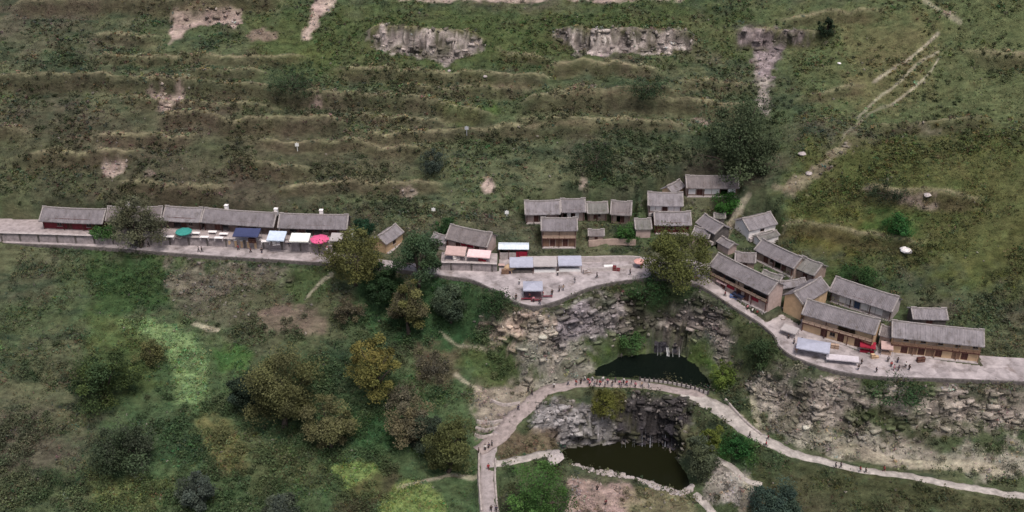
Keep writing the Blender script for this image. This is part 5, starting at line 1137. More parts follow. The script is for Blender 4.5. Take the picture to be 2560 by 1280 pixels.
def umbrella(label, u, v, lvl, r, m, h=2.5, name="market_umbrella"):
    """(u, v) is the foot of the pole"""
    p = ground(u, v, lvl); root = empty(name, tuple(p), R(u % 40)); tag(root, label, "umbrella", "market umbrellas")
    MB().tube([(0, 0, -0.2), (0, 0, h + 0.12)], 0.035, 6).build("pole", METALG, root)
    MB().lathe([(0.3, 0.0), (0.28, 0.1), (0.06, 0.14)], 10).build("base", GREYW, root)
    n = 16; mb = MB(); rings = []
    for k, (t, z) in enumerate(((0.03, 0.0), (0.35, -0.12), (0.7, -0.32), (1.0, -0.60))):
        rings.append([(r * t * (1 - (0.05 * t if i % 2 else 0)) * math.cos(2 * math.pi * i / n), r * t * (1 - (0.05 * t if i % 2 else 0)) * math.sin(2 * math.pi * i / n), h + z + (0.05 * t if i % 2 == 0 else 0)) for i in range(n)] )
    rings = [q + q[:1] for q in rings]
    mb.grid(rings[::-1]); mb.grid([[(a_, b_, c_ - 0.025) for a_, b_, c_ in q] for q in rings]); mb.grid([rings[-1], [(a_, b_, c_ - 0.16) for a_, b_, c_ in rings[-1]]])
    cp_ = mb.build("canopy", m, root)
    for i in range(8):
        a = 2 * math.pi * i / 8
        MB().tube([(0, 0, h - 0.45), (r * 0.6 * math.cos(a), r * 0.6 * math.sin(a), h - 0.31)], 0.012, 4).build("rib", METALG, cp_)
    return root

def table(label, u, v, lvl, w, d, rz, m, h=0.75, group="tables and benches outside the houses", name="table"):
    p = ground(u, v, lvl); root = empty(name, tuple(p), R(rz)); tag(root, label, "table" if name == "table" else "bench", group)
    MB().box(-w / 2, w / 2, -d / 2, d / 2, h - 0.07, h).build("top", m, root)
    for sx in (-1, 1):
        for sy in (-1, 1):
            x, y = sx * (w / 2 - 0.1), sy * (d / 2 - 0.08)
            MB().box(x - 0.04, x + 0.04, y - 0.04, y + 0.04, -0.1, h - 0.072).build("leg", m, root)
    return root

NAVY = cloth("navy_canvas", (0.045, 0.055, 0.125)); ICE = cloth("ice_blue_canvas", (0.52, 0.60, 0.72)); WHITE = cloth("white_canvas", (0.78, 0.79, 0.74)); PINK = cloth("pink_canvas", (0.62, 0.10, 0.23)); GREYC = cloth("grey_canvas", (0.37, 0.34, 0.34)); TEALC = cloth("teal_canvas", (0.04, 0.24, 0.21))
ROSE = cloth("pale_rose_canvas", (0.72, 0.52, 0.53)); SALM = cloth("salmon_canvas", (0.66, 0.36, 0.32)); BLUG = cloth("blue_grey_canvas", (0.36, 0.37, 0.45)); INK = cloth("black_blue_canvas", (0.02, 0.024, 0.05)); TANC = cloth("tan_rose_canvas", (0.46, 0.33, 0.31))
Y = 2.2
canopy("large navy blue canopy in the middle of the roadside row", 620, 604, Y, 6.4, 3.4, 2.7, -3, NAVY, slope=0.5)
canopy("ice blue canopy left of the white one by the roadside row", 694, 610, Y, 4.4, 3.6, 2.4, -4, ICE, slope=0.7)
canopy("white canopy between the ice blue canopy and the pink umbrella", 752, 613, Y, 4.8, 3.4, 2.3, -2, WHITE, slope=0.5, sag=0.3)
umbrella("bright pink market umbrella beside the white canopy", 801, 615, Y, 2.4, PINK, 2.6)
canopy("grey canopy half hidden behind the round golden tree", 843, 612, Y, 3.0, 3.0, 2.3, -4, GREYC, slope=0.6)
umbrella("teal green umbrella near the leaning roadside tree", 462, 595, Y, 2.1, TEALC, 2.5)
canopy("pale rose awning in front of the skewed red-hung house", 1198, 652, 2.0, 5.6, 2.6, 2.1, -8, ROSE, slope=0.6)
canopy("tan rose awning at the left of the skewed red-hung house", 1140, 646, 2.0, 5.0, 2.8, 2.2, -8, TANC, slope=0.9)
umbrella("salmon pink umbrella left of the wide golden tree", 1597, 668, "p", 1.35, SALM, 2.3)
canopy("blue grey gazebo standing alone on the point of the plaza", 1332, 738, "p", 4.6, 4.2, 2.6, 0, BLUG, peak=0.9, slope=0.0)
canopy("black blue canopy beside the balcony house on the descending lane", 1848, 752, "p", 3.0, 2.6, 2.2, -47, INK, slope=0.3)
canopy("blue grey canopy on the right terrace below the cream house", 2030, 886, "p", 7.2, 4.4, 2.5, -18, BLUG, peak=0.7, slope=0.0)
canopy("rose cloth stall beside the black blue canopy on the lane", 1884, 772, "p", 2.6, 2.0, 2.0, -45, ROSE, slope=0.3, counter=RED)
canopy("red hung stall in front of the right end of the cream house", 2166, 882, "p", 3.4, 2.0, 2.3, -16, RED, slope=0.4, counter=RED)
for u, lab, m_ in ((1303, "left grey blue market stall of the row behind the plaza", BLUG), (1362, "middle grey market stall of the row behind the plaza", GREYC), (1424, "right grey blue market stall of the row behind the plaza", BLUG)):
    canopy(lab, u, 677 - (u - 1303) * 0.03, "p", 5.7, 3.4, 2.5, 1, m_, slope=0.75, counter=WHITEM if u > 1320 else GREYW, legm=WOOD)
canopy("pale grey awning at the head of the right terrace", 1972, 842, "p", 3.6, 2.4, 2.2, -35, GREYC, slope=0.3)
canopy("long low pale awning along the right terrace edge", 2104, 908, "p", 7.0, 1.8, 1.5, -10, cloth("pale_lilac_canvas", (0.50, 0.46, 0.49)), slope=0.25)
canopy("tan awning between the two right hand long houses", 2214, 884, "p", 2.6, 2.6, 2.3, -14, TANC, slope=0.4, counter=TANW)
canopy("short white awning under the balcony house", 1806, 722, "p", 2.8, 1.6, 2.2, -47, ROSE, slope=0.3)
def crate(label, u, v, lvl, m, n=3):
    p = ground(u, v, lvl); rg = random.Random(int(u + 7 * v)); o = empty("crate_stack", tuple(p), rg.uniform(-0.5, 0.5)); tag(o, label, "crates", "stacked goods outside the houses")
    for k in range(n):
        x = (k % 2) * 0.95 - 0.4; z = 0.62 * (k // 2)
        q = MB().box(x - 0.42, x + 0.42, -0.35, 0.35, z + 0.01, z + 0.6).build("crate", m, o)
        MB().box(x - 0.45, x + 0.45, -0.38, -0.352, z + 0.38, z + 0.5).build("slat", BROWN, q)
for lab, u, v, lv, m_, n_ in (("brown goods stack left of the market stalls", 1262, 684, "p", BROWN, 4), ("pale goods stack right of the market stalls", 1466, 684, "p", PALEW, 3), ("red goods stack beside the white topped table", 1540, 676, "p", MAROON, 3), ("tan goods stack before the cream house", 2085, 872, "p", TANW, 4), ("dark goods stack against the gallery house", 2300, 905, "p", WOOD, 4), ("white goods stack below the rose stall", 1908, 792, "p", PLAST, 3),
                            ("blue goods stack by the black blue canopy", 1832, 748, "p", mat("blue_crate", (0.08, 0.14, 0.3), 0.7), 3), ("pale goods stack by the cream gable", 1960, 806, "p", PALEW, 3), ("white goods stack under the ice blue canopy", 690, 612, Y, PLAST, 3), ("dark goods stack under the navy canopy", 630, 606, Y, WOOD, 4), ("grey goods stack beside the teal umbrella", 446, 594, Y, PALEW, 3), ("red goods stack under the pale rose awning", 1205, 655, 2.0, RED, 3), ("white goods stack under the tan rose awning", 1140, 650, 2.0, PLAST, 3), ("tan goods stack before the red hung stall", 2185, 896, "p", CREAM, 3)):
    crate(lab, u, v, lv, m_, n_)
# tin stall
p = ground(1284, 634, 0.9); tin = empty("tin_stall", tuple(p), R(-1)); tag(tin, "stall with a white blue tin roof between the skewed house and the timber house", "stall", "market canopies and stalls")
TIN = mat("white_blue_tin", (0.62, 0.69, 0.76), 0.5, 0.1, 1.5)
mb = MB(); rows = []
for y, z in ((-1.6, 2.1), (0.0, 2.6), (1.7, 2.2)):
    rows.append([(-3.8 + 7.6 * i / 40, y, z + (0.05 if i % 2 else 0)) for i in range(41)])
mb.grid(rows); mb.grid([[(a_, b_, c_ - 0.06) for a_, b_, c_ in r] for r in rows][::-1]); mb.build("roof", TIN, tin)
MB().box(-3.6, 3.6, 1.35, 1.5, -0.8, 2.15).box(-3.6, -3.45, -1.3, 1.35, -0.8, 2.1).box(3.45, 3.6, -1.3, 1.35, -0.8, 2.1).build("wall", PALEW, tin)
MB().box(-3.4, 0.6, -1.3, -1.15, -0.8, 0.95).build("counter", PALEW, tin); MB().box(0.65, 3.4, -1.32, -1.15, -0.8, 1.25).build("counter", RED, tin)
for x in (-3.5, -1.2, 1.2, 3.5): MB().box(x - 0.06, x + 0.06, -1.5, -1.38, -0.8, 2.05).build("post", WOOD, tin)
# earth oven, garden wall, low parapets
p = ground(1274, 676, "p"); ov = empty("earth_oven", tuple(p)); tag(ov, "rounded tan earth oven at the left back of the plaza", "oven")
MB().lathe([(1.5, -0.2), (1.55, 0.3), (1.35, 0.9), (0.9, 1.35), (0.35, 1.55), (0.1, 1.6)], 14).build("dome", CREAM, ov, True)
MB().tube([(0.5, 0.4, 1.0), (0.5, 0.4, 2.1)], 0.16, 8).build("flue", GREYW, ov); MB().poly_prism([(-0.4, 0.05), (0.4, 0.05), (0.4, 0.5), (0.2, 0.75), (-0.2, 0.75), (-0.4, 0.5)], -1.62, -1.45, 'y').build("mouth", INK, ov)
def line_wall(label, pts, lvl, h, th, m, name="low_wall"):
    P = resample(np.array([ground(u, v, lvl) for u, v in pts]), 0.9)
    return wall_along(name, P, -0.4, h, th, m, label, "wall")
line_wall("grey garden wall behind the market stalls", [(1300, 652), (1380, 651), (1470, 652), (1560, 650), (1600, 652)], "p", 1.3, 0.4, PALEW)
line_wall("pale wall running right from the market stalls", [(1468, 676), (1520, 674), (1580, 668)], "p", 0.8, 0.4, PALEW)
line_wall("dark low parapet beside the blue grey terrace canopy", [(2064, 888), (2105, 898), (2146, 906)], "p", 0.9, 0.4, GREYW)
line_wall("stone edging wall along the left side of the walkway", [(1200, 1130), (1200, 1200), (1206, 1282)], "t", 0.7, 0.35, STONE)
line_wall("stone edging wall along the right side of the walkway", [(1241, 1150), (1240, 1200), (1246, 1282)], "t", 0.6, 0.35, STONE)
line_wall("broken earth wall above the garden of the timber house", [(1470, 612), (1530, 606), (1590, 610)], "t", 1.1, 0.5, EARTH)
line_wall("pale stone kerb along the upper side of the valley path", [(1815, 1000), (1840, 1030), (1872, 1062), (1905, 1088)], "t", 0.5, 0.35, STONE)
for lab, pts in (("uppermost curved stone step left of the dam path", [(1228, 1000), (1262, 1010), (1300, 1006)]), ("second curved stone step left of the dam path", [(1192, 1052), (1226, 1056), (1256, 1050)]), ("third curved stone step left of the dam path", [(1190, 1068), (1216, 1073), (1244, 1068)]), ("lowest curved stone step left of the dam path", [(1188, 1086), (1208, 1090), (1232, 1086)])):
    line_wall(lab, pts, "t", 0.28, 0.5, STONE, "stone_step")
table("white topped table on the plaza left of the salmon umbrella", 1521, 671, "p", 2.2, 1.1, 4, WHITEM)
table("pale wooden table beside the left end of the market stalls", 1252, 668, "p", 2.0, 1.0, 0, TANC)
for lab, u, v in (("pale table touching the right side of the teal umbrella", 490, 588), ("pale table behind the gap left of the navy canopy", 560, 590), ("pale table close under the eave left of the navy canopy", 532, 585), ("pale table nearest the leaning roadside tree", 425, 597), ("pale table left of the navy canopy", 548, 600), ("pale table between the teal umbrella and the navy canopy", 512, 598), ("pale table against the right edge of the navy canopy", 665, 609)):
    table(lab, u, v, Y, 2.2, 1.0, -3, PLAST)
for lab, u, v in (("dark red bench on the plaza left of the gazebo foot", 1316, 750), ("dark red bench on the plaza in front of the gazebo", 1340, 754), ("dark bench on the plaza right of the gazebo", 1368, 744)):
    table(lab, u, v, "p", 2.4, 0.45, 3, MAROON, 0.48, name="bench")
for i, (u, v, lab) in enumerate(((576, 616, "first"), (591, 617, "second"), (606, 618, "third"), (622, 619, "fourth"), (640, 620, "fifth"))):
    p = ground(u, v, "p"); o = empty("gate_pillar", tuple(p)); tag(o, f"{lab} cream pillar from the left in front of the navy canopy", "pillar", "cream pillars below the navy canopy")
    MB().box(-0.28, 0.28, -0.28, 0.28, -0.2, 1.95).build("shaft", CREAM, o); MB().box(-0.36, 0.36, -0.36, 0.36, 1.952, 2.1).build("cap", PLAST, o)
p = ground(883, 590, Y); o = empty("water_tank", tuple(p)); tag(o, "white round water tank at the end of the roadside row", "tank")
MB().lathe([(0.75, -0.3), (0.8, 0.3), (0.8, 1.6), (0.6, 1.95), (0.2, 2.1)], 12).build("body", WHITEM, o, True); MB().lathe([(0.22, 2.1), (0.22, 2.2), (0.05, 2.25)], 10).build("lid", METALG, o)
def signpost(label, u, v, h, m=WHITEM, board=True):
    p = ground(u, v, "t"); o = empty("signpost", tuple(p)); tag(o, label, "sign", "white posts on the hillside")
    MB().tube([(0, 0, -0.3), (0, 0, h)], 0.09, 6).build("post", m, o)
    if board: MB().box(-0.5, 0.5, -0.13, -0.092, h - 1.0, h - 0.1).build("board", m, o)
signpost("small white signpost on the hillside over the roadside row", 744, 378, 2.4); signpost("pale grey signpost on the middle hillside terrace", 1167, 340, 2.8, mat("pale_grey_paint", (0.42, 0.43, 0.47), 0.6)); signpost("white board on a post above the tin stall", 1267, 542, 1.6); signpost("white marker on the slope above the skewed house", 1084, 531, 1.3)
def boulder(label, u, v, r, m=PALEW):
    p = ground(u, v, "t"); rg = random.Random(int(u + v))
    prof = [(0.55, -0.35), (0.95, -0.05), (1.0, 0.25), (0.75, 0.55), (0.35, 0.75), (0.05, 0.8)]
    mb = MB().lathe([(a_ * r * 1.2, b_ * r) for a_, b_ in prof], 9)
    mb.v = [(x * rg.uniform(0.8, 1.2) * 1.25, y * rg.uniform(0.8, 1.2), z + rg.uniform(-0.1, 0.1) * r) for x, y, z in mb.v]
    o = mb.build("boulder", m); o.location = tuple(p); o.rotation_euler = (0, 0, rg.uniform(0, 6)); tag(o, label, "boulder", "single pale boulders")
boulder("large white boulder on the right flank", 2264, 628, 1.1, PLAST); boulder("white boulder beside the upper right trails", 2098, 160, 0.4, PLAST); boulder("pale boulder on the rocky rib of the right flank", 2022, 436, 0.7); boulder("pale boulder higher on the rocky rib", 2006, 386, 0.8); boulder("pale pink boulder on the right soil scar", 2318, 490, 0.7)
boulder("pale boulder on the terrace below the middle outcrop", 1213, 194, 0.45, PALEW); boulder("small white boulder under the middle outcrop", 1123, 178, 0.4, PALEW); boulder("grey boulder at the end of the side path", 1386, 1146, 1.6, PALEW)

# waterfalls
def strand(x, y0, z0, y1, z1, w, rg):
    n = 7; L_, R_ = [], []
    for i in range(n):
        t = i / (n - 1); yy = y0 + (y1 - y0) * (t ** 1.6 if z0 > z1 else t); zz = z0 + (z1 - z0) * t; ww = w * (0.7 + 0.6 * t) * rg.uniform(0.8, 1.2); dx = rg.uniform(-0.05, 0.05)
        L_.append((x - ww / 2 + dx, yy, zz)); R_.append((x + ww / 2 + dx, yy - 0.02, zz))
    mb = MB().grid([L_, [((a_[0] + b_[0]) / 2, (a_[1] + b_[1]) / 2 - 0.08, a_[2]) for a_, b_ in zip(L_, R_)], R_]); mb.grid([R_, [((a_[0] + b_[0]) / 2, (a_[1] + b_[1]) / 2 + 0.05, a_[2]) for a_, b_ in zip(L_, R_)], L_])
    return mb
def waterfall(label, us, vt, zt, vb, zb, widths, spread=0.0, m=None):
    rg = random.Random(int(us[0])); a_ = W(us[0], vt, zt); root = empty("waterfall", (float(a_[0]), float(a_[1]), zb)); tag(root, label, "waterfall", "waterfalls at the ponds")
    for u, w_ in zip(us, widths):
        f = rg.random() * spread; u = u + rg.uniform(-4, 4) * (spread > 0); z0 = zt + f * (zb - zt); q0 = W(u, vt + f * (vb - vt) + rg.uniform(-2, 2), z0); q1 = W(u, vb + rg.uniform(-3, 2), zb)
        q1[1] = min(q1[1], q0[1] - 0.5)
        o = strand(q0[0] - a_[0], q0[1] - a_[1] - 0.75, z0 - zb, q1[1] - a_[1] - 0.75, 0.02, w_, rg).build("water_strand", m or FOAM, root)
    return root
LEDGE = mat("wet_black_rock", (0.035, 0.033, 0.040), 0.5, 0.5, 1.2, 0.08)
q0 = W(1668, 885, POND_A_Z); rgl = np.random.default_rng(5); rows = []
for zz, yy in ((-1.0, -0.1), (0.6, 0.0), (1.4, 0.15), (2.2, 0.2), (2.75, 0.45), (2.9, 1.2), (2.9, 3.0)):
    rows.append([(-3.2 + 6.4 * i / 16, yy + rgl.uniform(-0.18, 0.18) + 0.25 * (abs(i - 8) / 8) ** 2, zz + rgl.uniform(-0.1, 0.1)) for i in range(17)])
lg = MB().grid(rows); lg.grid([[(r[0][0], r[0][1], r[0][2]) for r in rows], [(r[0][0], 3.0, r[0][2]) for r in rows]]); lg.grid([[(r[-1][0], 3.0, r[-1][2]) for r in rows], [(r[-1][0], r[-1][1], r[-1][2]) for r in rows]])
lo = lg.build("rock_ledge", LEDGE); lo.location = (float(q0[0]), float(q0[1]) + 0.15, POND_A_Z); tag(lo, "black wet rock ledge behind the small waterfall of the upper pond", "rock")
# lower pond rim of piled stones, stepping stones on the dam
stone_meshes = []
for k in range(5):
    rg = random.Random(k); mb = MB().lathe([(0.35, -0.3), (0.5, -0.05), (0.48, 0.2), (0.25, 0.38), (0.05, 0.42)], 7); mb.v = [(x * rg.uniform(0.8, 1.25), y * rg.uniform(0.75, 1.2), z + rg.uniform(-0.05, 0.05)) for x, y, z in mb.v]
    stone_meshes.append(mb.mesh("stone", PALEW if k < 3 else STONE))
rim = empty("pond_wall", tuple(W(1600, 1205, POND_B_Z))); tag(rim, "pale piled stone rim along the near shore of the lower pond", "wall")
RP = resample(np.array([W(u, v, POND_B_Z + 0.25) for u, v in [(1424, 1163), (1470, 1178), (1540, 1190), (1600, 1206), (1660, 1224), (1700, 1235), (1732, 1220)]]), 0.55)
for k, q in enumerate(RP):
    for rep in range(3):
        rg = random.Random(k * 3 + rep); o = link("stone", stone_meshes[rg.randrange(5)], rim); s_ = rg.uniform(0.7, 1.5)
        o.location = (q[0] + rg.uniform(-0.35, 0.35) - rim.location[0], q[1] + rg.uniform(-0.75, 0.4) - rim.location[1], q[2] + 0.12 - rim.location[2] + rep * 0.12); o.rotation_euler = (0, 0, rg.uniform(0, 6)); o.scale = (s_ * 1.2, s_, s_ * 0.8)
PARAP = resample(np.array([W(u, v, -17) for u, v in [(1600, 951), (1660, 957), (1720, 968), (1770, 984)]]), 1.05)
par = empty("stone_parapet", tuple(PARAP[0])); tag(par, "low parapet of dark posts and pale blocks along the dam beside the upper pond", "parapet")
pm = MB().box(-0.16, 0.16, -0.16, 0.16, -0.4, 0.95).mesh("parapet_post", mat("dark_stone", (0.07, 0.06, 0.06), 0.9, 0.3)); bm_ = MB().box(-0.34, 0.34, -0.12, 0.12, -0.3, 0.5).mesh("parapet_block", PALEW)
for k, q in enumerate(PARAP):
    o = link("parapet_post", pm, par); o.location = Vector(q) - par.location
    if k < len(PARAP) - 1:
        m2 = (q + PARAP[k + 1]) / 2; o = link("parapet_block", bm_, par); o.location = Vector(m2) - par.location; dq = PARAP[k + 1] - q; o.rotation_euler = (0, 0, math.atan2(dq[1], dq[0]))
waterfall("small white waterfall splashing into the upper pond", (1644, 1652, 1667, 1671, 1681, 1697), 852, -14.9, 887, POND_A_Z, (0.06, 0.045, 0.16, 0.1, 0.05, 0.07))
waterfall("thin water threads down the dark wall into the lower pond", (1558, 1563, 1579, 1588, 1604, 1607, 1613, 1624, 1628, 1631, 1646, 1660, 1664, 1668, 1682), 1056, -22.8, 1112, POND_B_Z, (0.03, 0.05, 0.03, 0.04, 0.09, 0.05, 0.03, 0.07, 0.13, 0.04, 0.03, 0.05, 0.1, 0.04, 0.03), 0.8, mat("thin_falling_water", (0.42, 0.43, 0.47), 0.4, 0.3, 3.0))

# ------------------------------------------------------------------ people
def skin_mesh(name, joints, edges, rad, sub=1):
    me = bpy.data.meshes.new(name + "_sk"); me.from_pydata(joints, edges, []); o = bpy.data.objects.new(name + "_sk", me); COL.objects.link(o)
    sk = o.modifiers.new("s", 'SKIN'); sk.use_smooth_shade = True
    for v_, r_ in zip(me.skin_vertices[0].data, rad): v_.radius = (r_, r_) if not isinstance(r_, tuple) else r_
    me.skin_vertices[0].data[0].use_root = True
    ss = o.modifiers.new("u", 'SUBSURF'); ss.levels = sub; ss.render_levels = sub
    out = bpy.data.meshes.new_from_object(o.evaluated_get(bpy.context.evaluated_depsgraph_get())); out.name = name
    bpy.data.objects.remove(o); out.materials.clear(); out.materials.append(PLAST)
    return out
def pose_mesh(kind):
    if kind == "stand": L_ = ((0.10, 0.0, 0.50), (0.11, 0.03, 0.08)); R_ = ((-0.10, 0.0, 0.50), (-0.11, 0.02, 0.08)); A_ = ((0.25, 0.03, 1.13), (0.24, -0.05, 0.88)); B_ = ((-0.25, 0.03, 1.13), (-0.24, -0.05, 0.88)); pz = 0.92
    elif kind == "walk": L_ = ((0.10, -0.16, 0.52), (0.10, -0.24, 0.10)); R_ = ((-0.10, 0.06, 0.50), (-0.10, 0.30, 0.16)); A_ = ((0.25, 0.12, 1.14), (0.24, 0.10, 0.90)); B_ = ((-0.25, -0.08, 1.14), (-0.22, -0.24, 0.95)); pz = 0.90
    else: L_ = ((0.14, -0.42, 0.50), (0.14, -0.40, 0.08)); R_ = ((-0.14, -0.42, 0.50), (-0.14, -0.38, 0.08)); A_ = ((0.25, -0.05, 0.76), (0.16, -0.28, 0.60)); B_ = ((-0.25, -0.05, 0.76), (-0.16, -0.28, 0.60)); pz = 0.50
    dz = pz - 0.92; up = lambda z: z + dz
    if kind == "sit": dz2 = dz; A_, B_ = A_, B_
    J = [(0, 0, pz), (0, 0.0, up(1.15)), (0, 0.0, up(1.36)), (0, 0, up(1.47)), (0, -0.015, up(1.56)), (0, -0.02, up(1.66))]
    E = [(0, 1), (1, 2), (2, 3), (3, 4), (4, 5)]; RD = [0.13, 0.125, 0.13, 0.055, 0.095, 0.08]
    for s_, (k_, f_) in ((1, L_), (-1, R_)):
        n_ = len(J); J += [(s_ * 0.095, 0, pz - 0.06), k_, f_, (f_[0], f_[1] - 0.14, 0.05 + max(0, f_[2] - 0.09))]; E += [(0, n_), (n_, n_ + 1), (n_ + 1, n_ + 2), (n_ + 2, n_ + 3)]; RD += [0.09, 0.062, 0.045, 0.04]
    for s_, (k_, f_) in ((1, A_), (-1, B_)):
        n_ = len(J); hnd = (f_[0] * 0.98, f_[1] - 0.05, f_[2] - 0.09)
        J += [(s_ * 0.185, 0, up(1.38)), k_, f_, hnd]; E += [(2, n_), (n_, n_ + 1), (n_ + 1, n_ + 2), (n_ + 2, n_ + 3)]; RD += [0.065, 0.047, 0.034, 0.03]
    body = skin_mesh("body", J, E, RD)
    trj = [0, 6, 7, 8, 10, 11, 12]; tr = skin_mesh("trousers", [J[i] for i in trj], [(0, 1), (1, 2), (2, 3), (0, 4), (4, 5), (5, 6)], [0.15, 0.105, 0.08, 0.065, 0.105, 0.08, 0.065])
    jkj = [0, 1, 2, 14, 15, 16, 18, 19, 20]; jk = skin_mesh("jacket", [J[i] for i in jkj], [(0, 1), (1, 2), (2, 3), (3, 4), (4, 5), (2, 6), (6, 7), (7, 8)], [0.155, 0.15, 0.148, 0.085, 0.065, 0.052, 0.085, 0.065, 0.052])
    hz = up(1.66); mb = MB().lathe([(0.105, hz - 0.09), (0.118, hz - 0.02), (0.108, hz + 0.06), (0.06, hz + 0.105), (0.01, hz + 0.115)], 10, (0, 0.012)); mb.v = [(x, y + (0.03 if z < hz - 0.05 else 0), z) for x, y, z in mb.v]
    hr = mb.mesh("hair", INK, True)
    return body, tr, jk, hr
POSES = {k: pose_mesh(k) for k in ("stand", "walk", "sit")}
SKIN = mat("skin", (0.42, 0.26, 0.19), 0.6, 0.05); HAIR = mat("black_hair", (0.012, 0.011, 0.012), 0.6, 0.2)
PC = {"black": (0.018, 0.018, 0.022), "navy": (0.02, 0.027, 0.07), "red": (0.32, 0.02, 0.03), "white": (0.72, 0.71, 0.70), "pink": (0.55, 0.2, 0.26), "grey": (0.16, 0.16, 0.18), "blue": (0.07, 0.13, 0.30), "tan": (0.34, 0.25, 0.17), "maroon": (0.12, 0.018, 0.035), "green": (0.04, 0.11, 0.06), "orange": (0.50, 0.18, 0.08)}
def person(label, u, v, lvl, top, legs="black", pose="stand", rz=0, group=None):
    p = ground(u, v, lvl)
    if lvl == "t":
        for nm, P, hw in FOOTL:
            d_, z_ = dist_line(np.array([p[0]]), np.array([p[1]]), P, 4.0)
            if d_[0] < float(np.max(hw)) + 0.3: p[2] = max(p[2], float(z_[0]) + 0.06)
    o = empty("person", tuple(p), R(rz)); tag(o, label, "person", group)
    rg = random.Random(int(u * 31 + v)); k = rg.uniform(0.94, 1.05); o.scale = (k * 1.08, k * 1.08, k)
    if pose == "sit": pass
    for nm, me, c in zip(("body", "trousers", "jacket", "hair"), POSES[pose], (SKIN, cloth("trousers_" + legs, PC[legs]), cloth("jacket_" + top, PC[top]), HAIR)):
        q = link(nm, me, o); q.material_slots[0].link = 'OBJECT'; q.material_slots[0].material = c
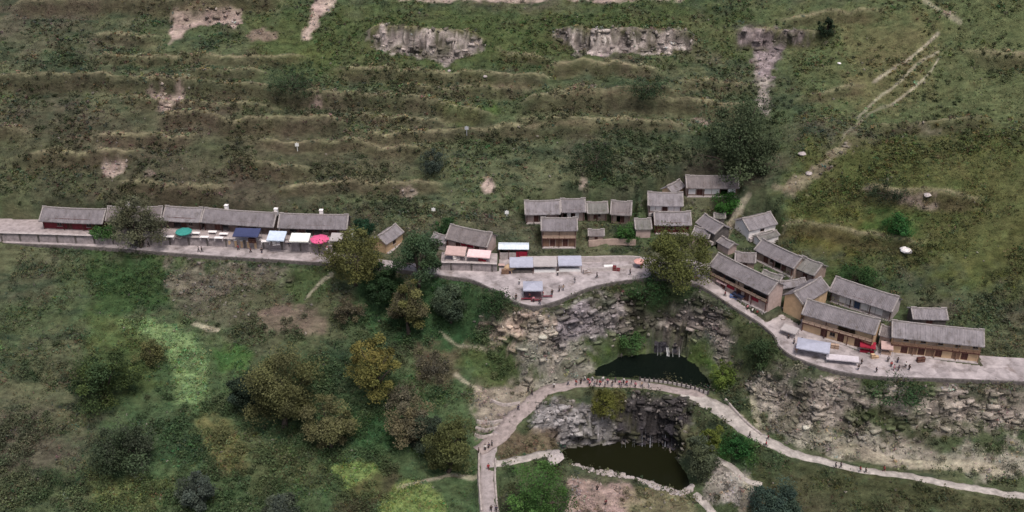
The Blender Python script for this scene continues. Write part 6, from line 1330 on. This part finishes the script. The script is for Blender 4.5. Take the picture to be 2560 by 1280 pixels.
PE = [
 ("person in black standing apart at the left point of the plaza", 1290, 750, "p", "black", "black", "stand", 30),
 ("person in dark red standing under the front of the gazebo", 1324, 747, "p", "maroon", "black", "stand", 160), ("person in navy beside the left pole of the gazebo", 1310, 737, "p", "navy", "black", "stand", 90), ("person in red beside the right pole of the gazebo", 1357, 741, "p", "red", "black", "stand", -60),
 ("person in black at the foot of the gazebo near the plaza edge", 1349, 762, "p", "black", "navy", "walk", 200), ("person in black right of the gazebo bench", 1380, 739, "p", "black", "black", "stand", 20), ("person in pink in front of the gazebo", 1334, 756, "p", "pink", "black", "stand", 0),
 ("person in grey standing on the open plaza right of the gazebo", 1398, 730, "p", "grey", "black", "stand", 45), ("person in tan beside the grey figure on the plaza", 1408, 727, "p", "tan", "grey", "stand", -120), ("person in black at the right end of the market stalls", 1492, 695, "p", "black", "black", "walk", 80),
 ("person in white at the market stall counter", 1394, 690, "p", "white", "black", "stand", 180), ("person in grey on the plaza below the market stalls", 1437, 708, "p", "grey", "grey", "walk", 140), ("person in navy walking left of the salmon umbrella", 1575, 688, "p", "navy", "black", "walk", 90),
 ("person in white on the plaza left of the gazebo", 1298, 712, "p", "white", "grey", "stand", 210), ("person in red under the salmon umbrella", 1603, 672, "p", "red", "black", "stand", 10),
 ("person in red among the cream pillars", 596, 626, "p", "red", "black", "walk", 90), ("person in maroon on the left lane below the navy canopy", 627, 632, "p", "maroon", "black", "walk", -90), ("person in black on the left lane right of the pillars", 655, 634, "p", "black", "navy", "stand", 0), ("person in black on the left lane under the leaning tree", 372, 618, "p", "black", "black", "walk", 90),
 ("left figure of a dark pair on the left lane", 497, 630, "p", "grey", "black", "walk", -90), ("right figure of a dark pair on the left lane", 505, 631, "p", "black", "black", "walk", -90), ("person in pink on the yard beside the pink umbrella", 818, 628, Y, "pink", "white", "stand", 0), ("person in navy between the ice blue and white canopies", 724, 619, Y, "navy", "black", "stand", 0),
 ("person in black upper of two on the bend of the dam path", 1321, 982, "t", "black", "black", "walk", 200), ("person in black lower of two on the bend of the dam path", 1330, 990, "t", "black", "black", "walk", 200), ("person in dark clothes alone on the dam path incline", 1296, 1028, "t", "navy", "black", "walk", 210),
 ("person in white at the head of the stone walkway", 1213, 1132, "t", "white", "black", "stand", 0), ("person in navy among the group heading the stone walkway", 1222, 1127, "t", "navy", "black", "stand", 40), ("person in grey among the group heading the stone walkway", 1230, 1121, "t", "grey", "black", "stand", -60), ("person in black left of the walkway group", 1197, 1138, "t", "black", "black", "stand", 90),
 ("person in red walking down the stone walkway", 1221, 1176, "t", "red", "maroon", "walk", 0), ("left of two dark figures at the bottom of the walkway", 1228, 1280, "t", "black", "black", "walk", 0), ("right of two dark figures at the bottom of the walkway", 1241, 1282, "t", "navy", "black", "walk", 0),
 ("person in black on the valley path where it bends", 1873, 1096, "t", "black", "black", "walk", 60), ("person in maroon upper of two on the valley path", 1919, 1102, "t", "maroon", "black", "walk", 60), ("person in red lower of two on the valley path", 1914, 1118, "t", "red", "black", "walk", 60),
 ("person in grey left of a pair far along the valley path", 2088, 1172, "t", "grey", "black", "walk", 80), ("person in navy right of a pair far along the valley path", 2101, 1172, "t", "navy", "black", "walk", 80), ("person in red beside the black one on the valley path", 2149, 1182, "t", "red", "grey", "walk", 80), ("person in black beside the red one on the valley path", 2163, 1184, "t", "black", "black", "walk", 80), ("person in red farthest right on the valley path", 2209, 1180, "t", "red", "maroon", "walk", 80),
 ("person in black on the right terrace before the red stall", 2153, 912, "p", "black", "black", "walk", 100), ("person in black at the very edge of the right terrace", 2145, 926, "p", "black", "grey", "stand", 20), ("person in navy walking near the right terrace edge", 2190, 932, "p", "navy", "black", "walk", 90), ("person in red in the right terrace group", 2227, 918, "p", "red", "black", "stand", 0), ("person in pink in the right terrace group", 2234, 927, "p", "pink", "maroon", "stand", 60),
 ("person in white in the right terrace group", 2263, 920, "p", "white", "black", "stand", -30), ("person in navy in front of the right terrace group", 2245, 928, "p", "navy", "black", "stand", 30), ("person in black at the right of the terrace group", 2272, 926, "p", "black", "black", "stand", 120), ("person in black at the back of the right terrace group", 2243, 908, "p", "black", "navy", "stand", 200), ("person in grey behind the right terrace group", 2219, 906, "p", "grey", "black", "stand", 0),
 ("person in grey left of the blue grey terrace canopy", 1984, 862, "p", "grey", "black", "stand", 40), ("person in black at the head of the right terrace", 1970, 850, "p", "black", "black", "walk", 40), ("person in orange on the left corner of the right terrace", 1990, 882, "p", "orange", "tan", "stand", 0), ("person in navy behind the blue grey terrace canopy", 2003, 858, "p", "navy", "black", "stand", 0),
 ("person in pink on the descending lane by the rose stall", 1868, 776, "p", "pink", "black", "stand", 40), ("person in white on the descending lane by the rose stall", 1880, 784, "p", "white", "black", "walk", 40), ("person in red on the descending lane by the rose stall", 1893, 790, "p", "red", "black", "stand", -40), ("person in red beside the trunk of the wide golden tree", 1740, 704, "p", "red", "black", "stand", 0), ("person in maroon on the descending lane above the black blue canopy", 1812, 742, "p", "maroon", "black", "walk", 40),
 ("person in black below the stone rim of the lower pond", 1493, 1228, "t", "black", "black", "stand", 0), ("person in maroon on the bare pink ground below the lower pond", 1514, 1264, "t", "maroon", "black", "stand", 20),
]
for q in PE: person(*q)
dam = [(1385, 968, "white"), (1452, 958, "black"), (1462, 951, "white"), (1470, 957, "red"), (1481, 951, "white"), (1474, 963, "pink"), (1492, 960, "maroon"), (1507, 952, "white"), (1500, 963, "red"), (1519, 958, "pink"), (1530, 965, "black"), (1538, 955, "navy"), (1548, 962, "pink"), (1559, 957, "white"), (1553, 968, "navy"), (1566, 963, "red"), (1578, 960, "black"), (1588, 967, "pink"), (1440, 962, "red"), (1420, 962, "grey"), (1604, 966, "tan"), (1622, 968, "white"), (1512, 967, "navy"), (1486, 966, "grey")]
seen = {}; cnt = {}; dam.sort()
for c_ in dam: seen[c_[2]] = seen.get(c_[2], 0) + 1
ORD = ("leftmost", "second", "third", "fourth", "fifth", "sixth", "seventh")
for i, (u, v, c_) in enumerate(dam):
    k_ = cnt.get(c_, 0); cnt[c_] = k_ + 1
    lab = (f"{ORD[k_]} person in {c_}" + (" from the left" if k_ else "") + " in the crowd along the dam") if seen[c_] > 1 else f"only person in {c_} in the crowd along the dam"
    person(lab, u, v + 4, "t", c_, ("black", "navy", "grey")[i % 3], ("stand", "walk", "stand")[i % 3], (i * 67) % 360, f"people in {c_} crowding the dam between the ponds")
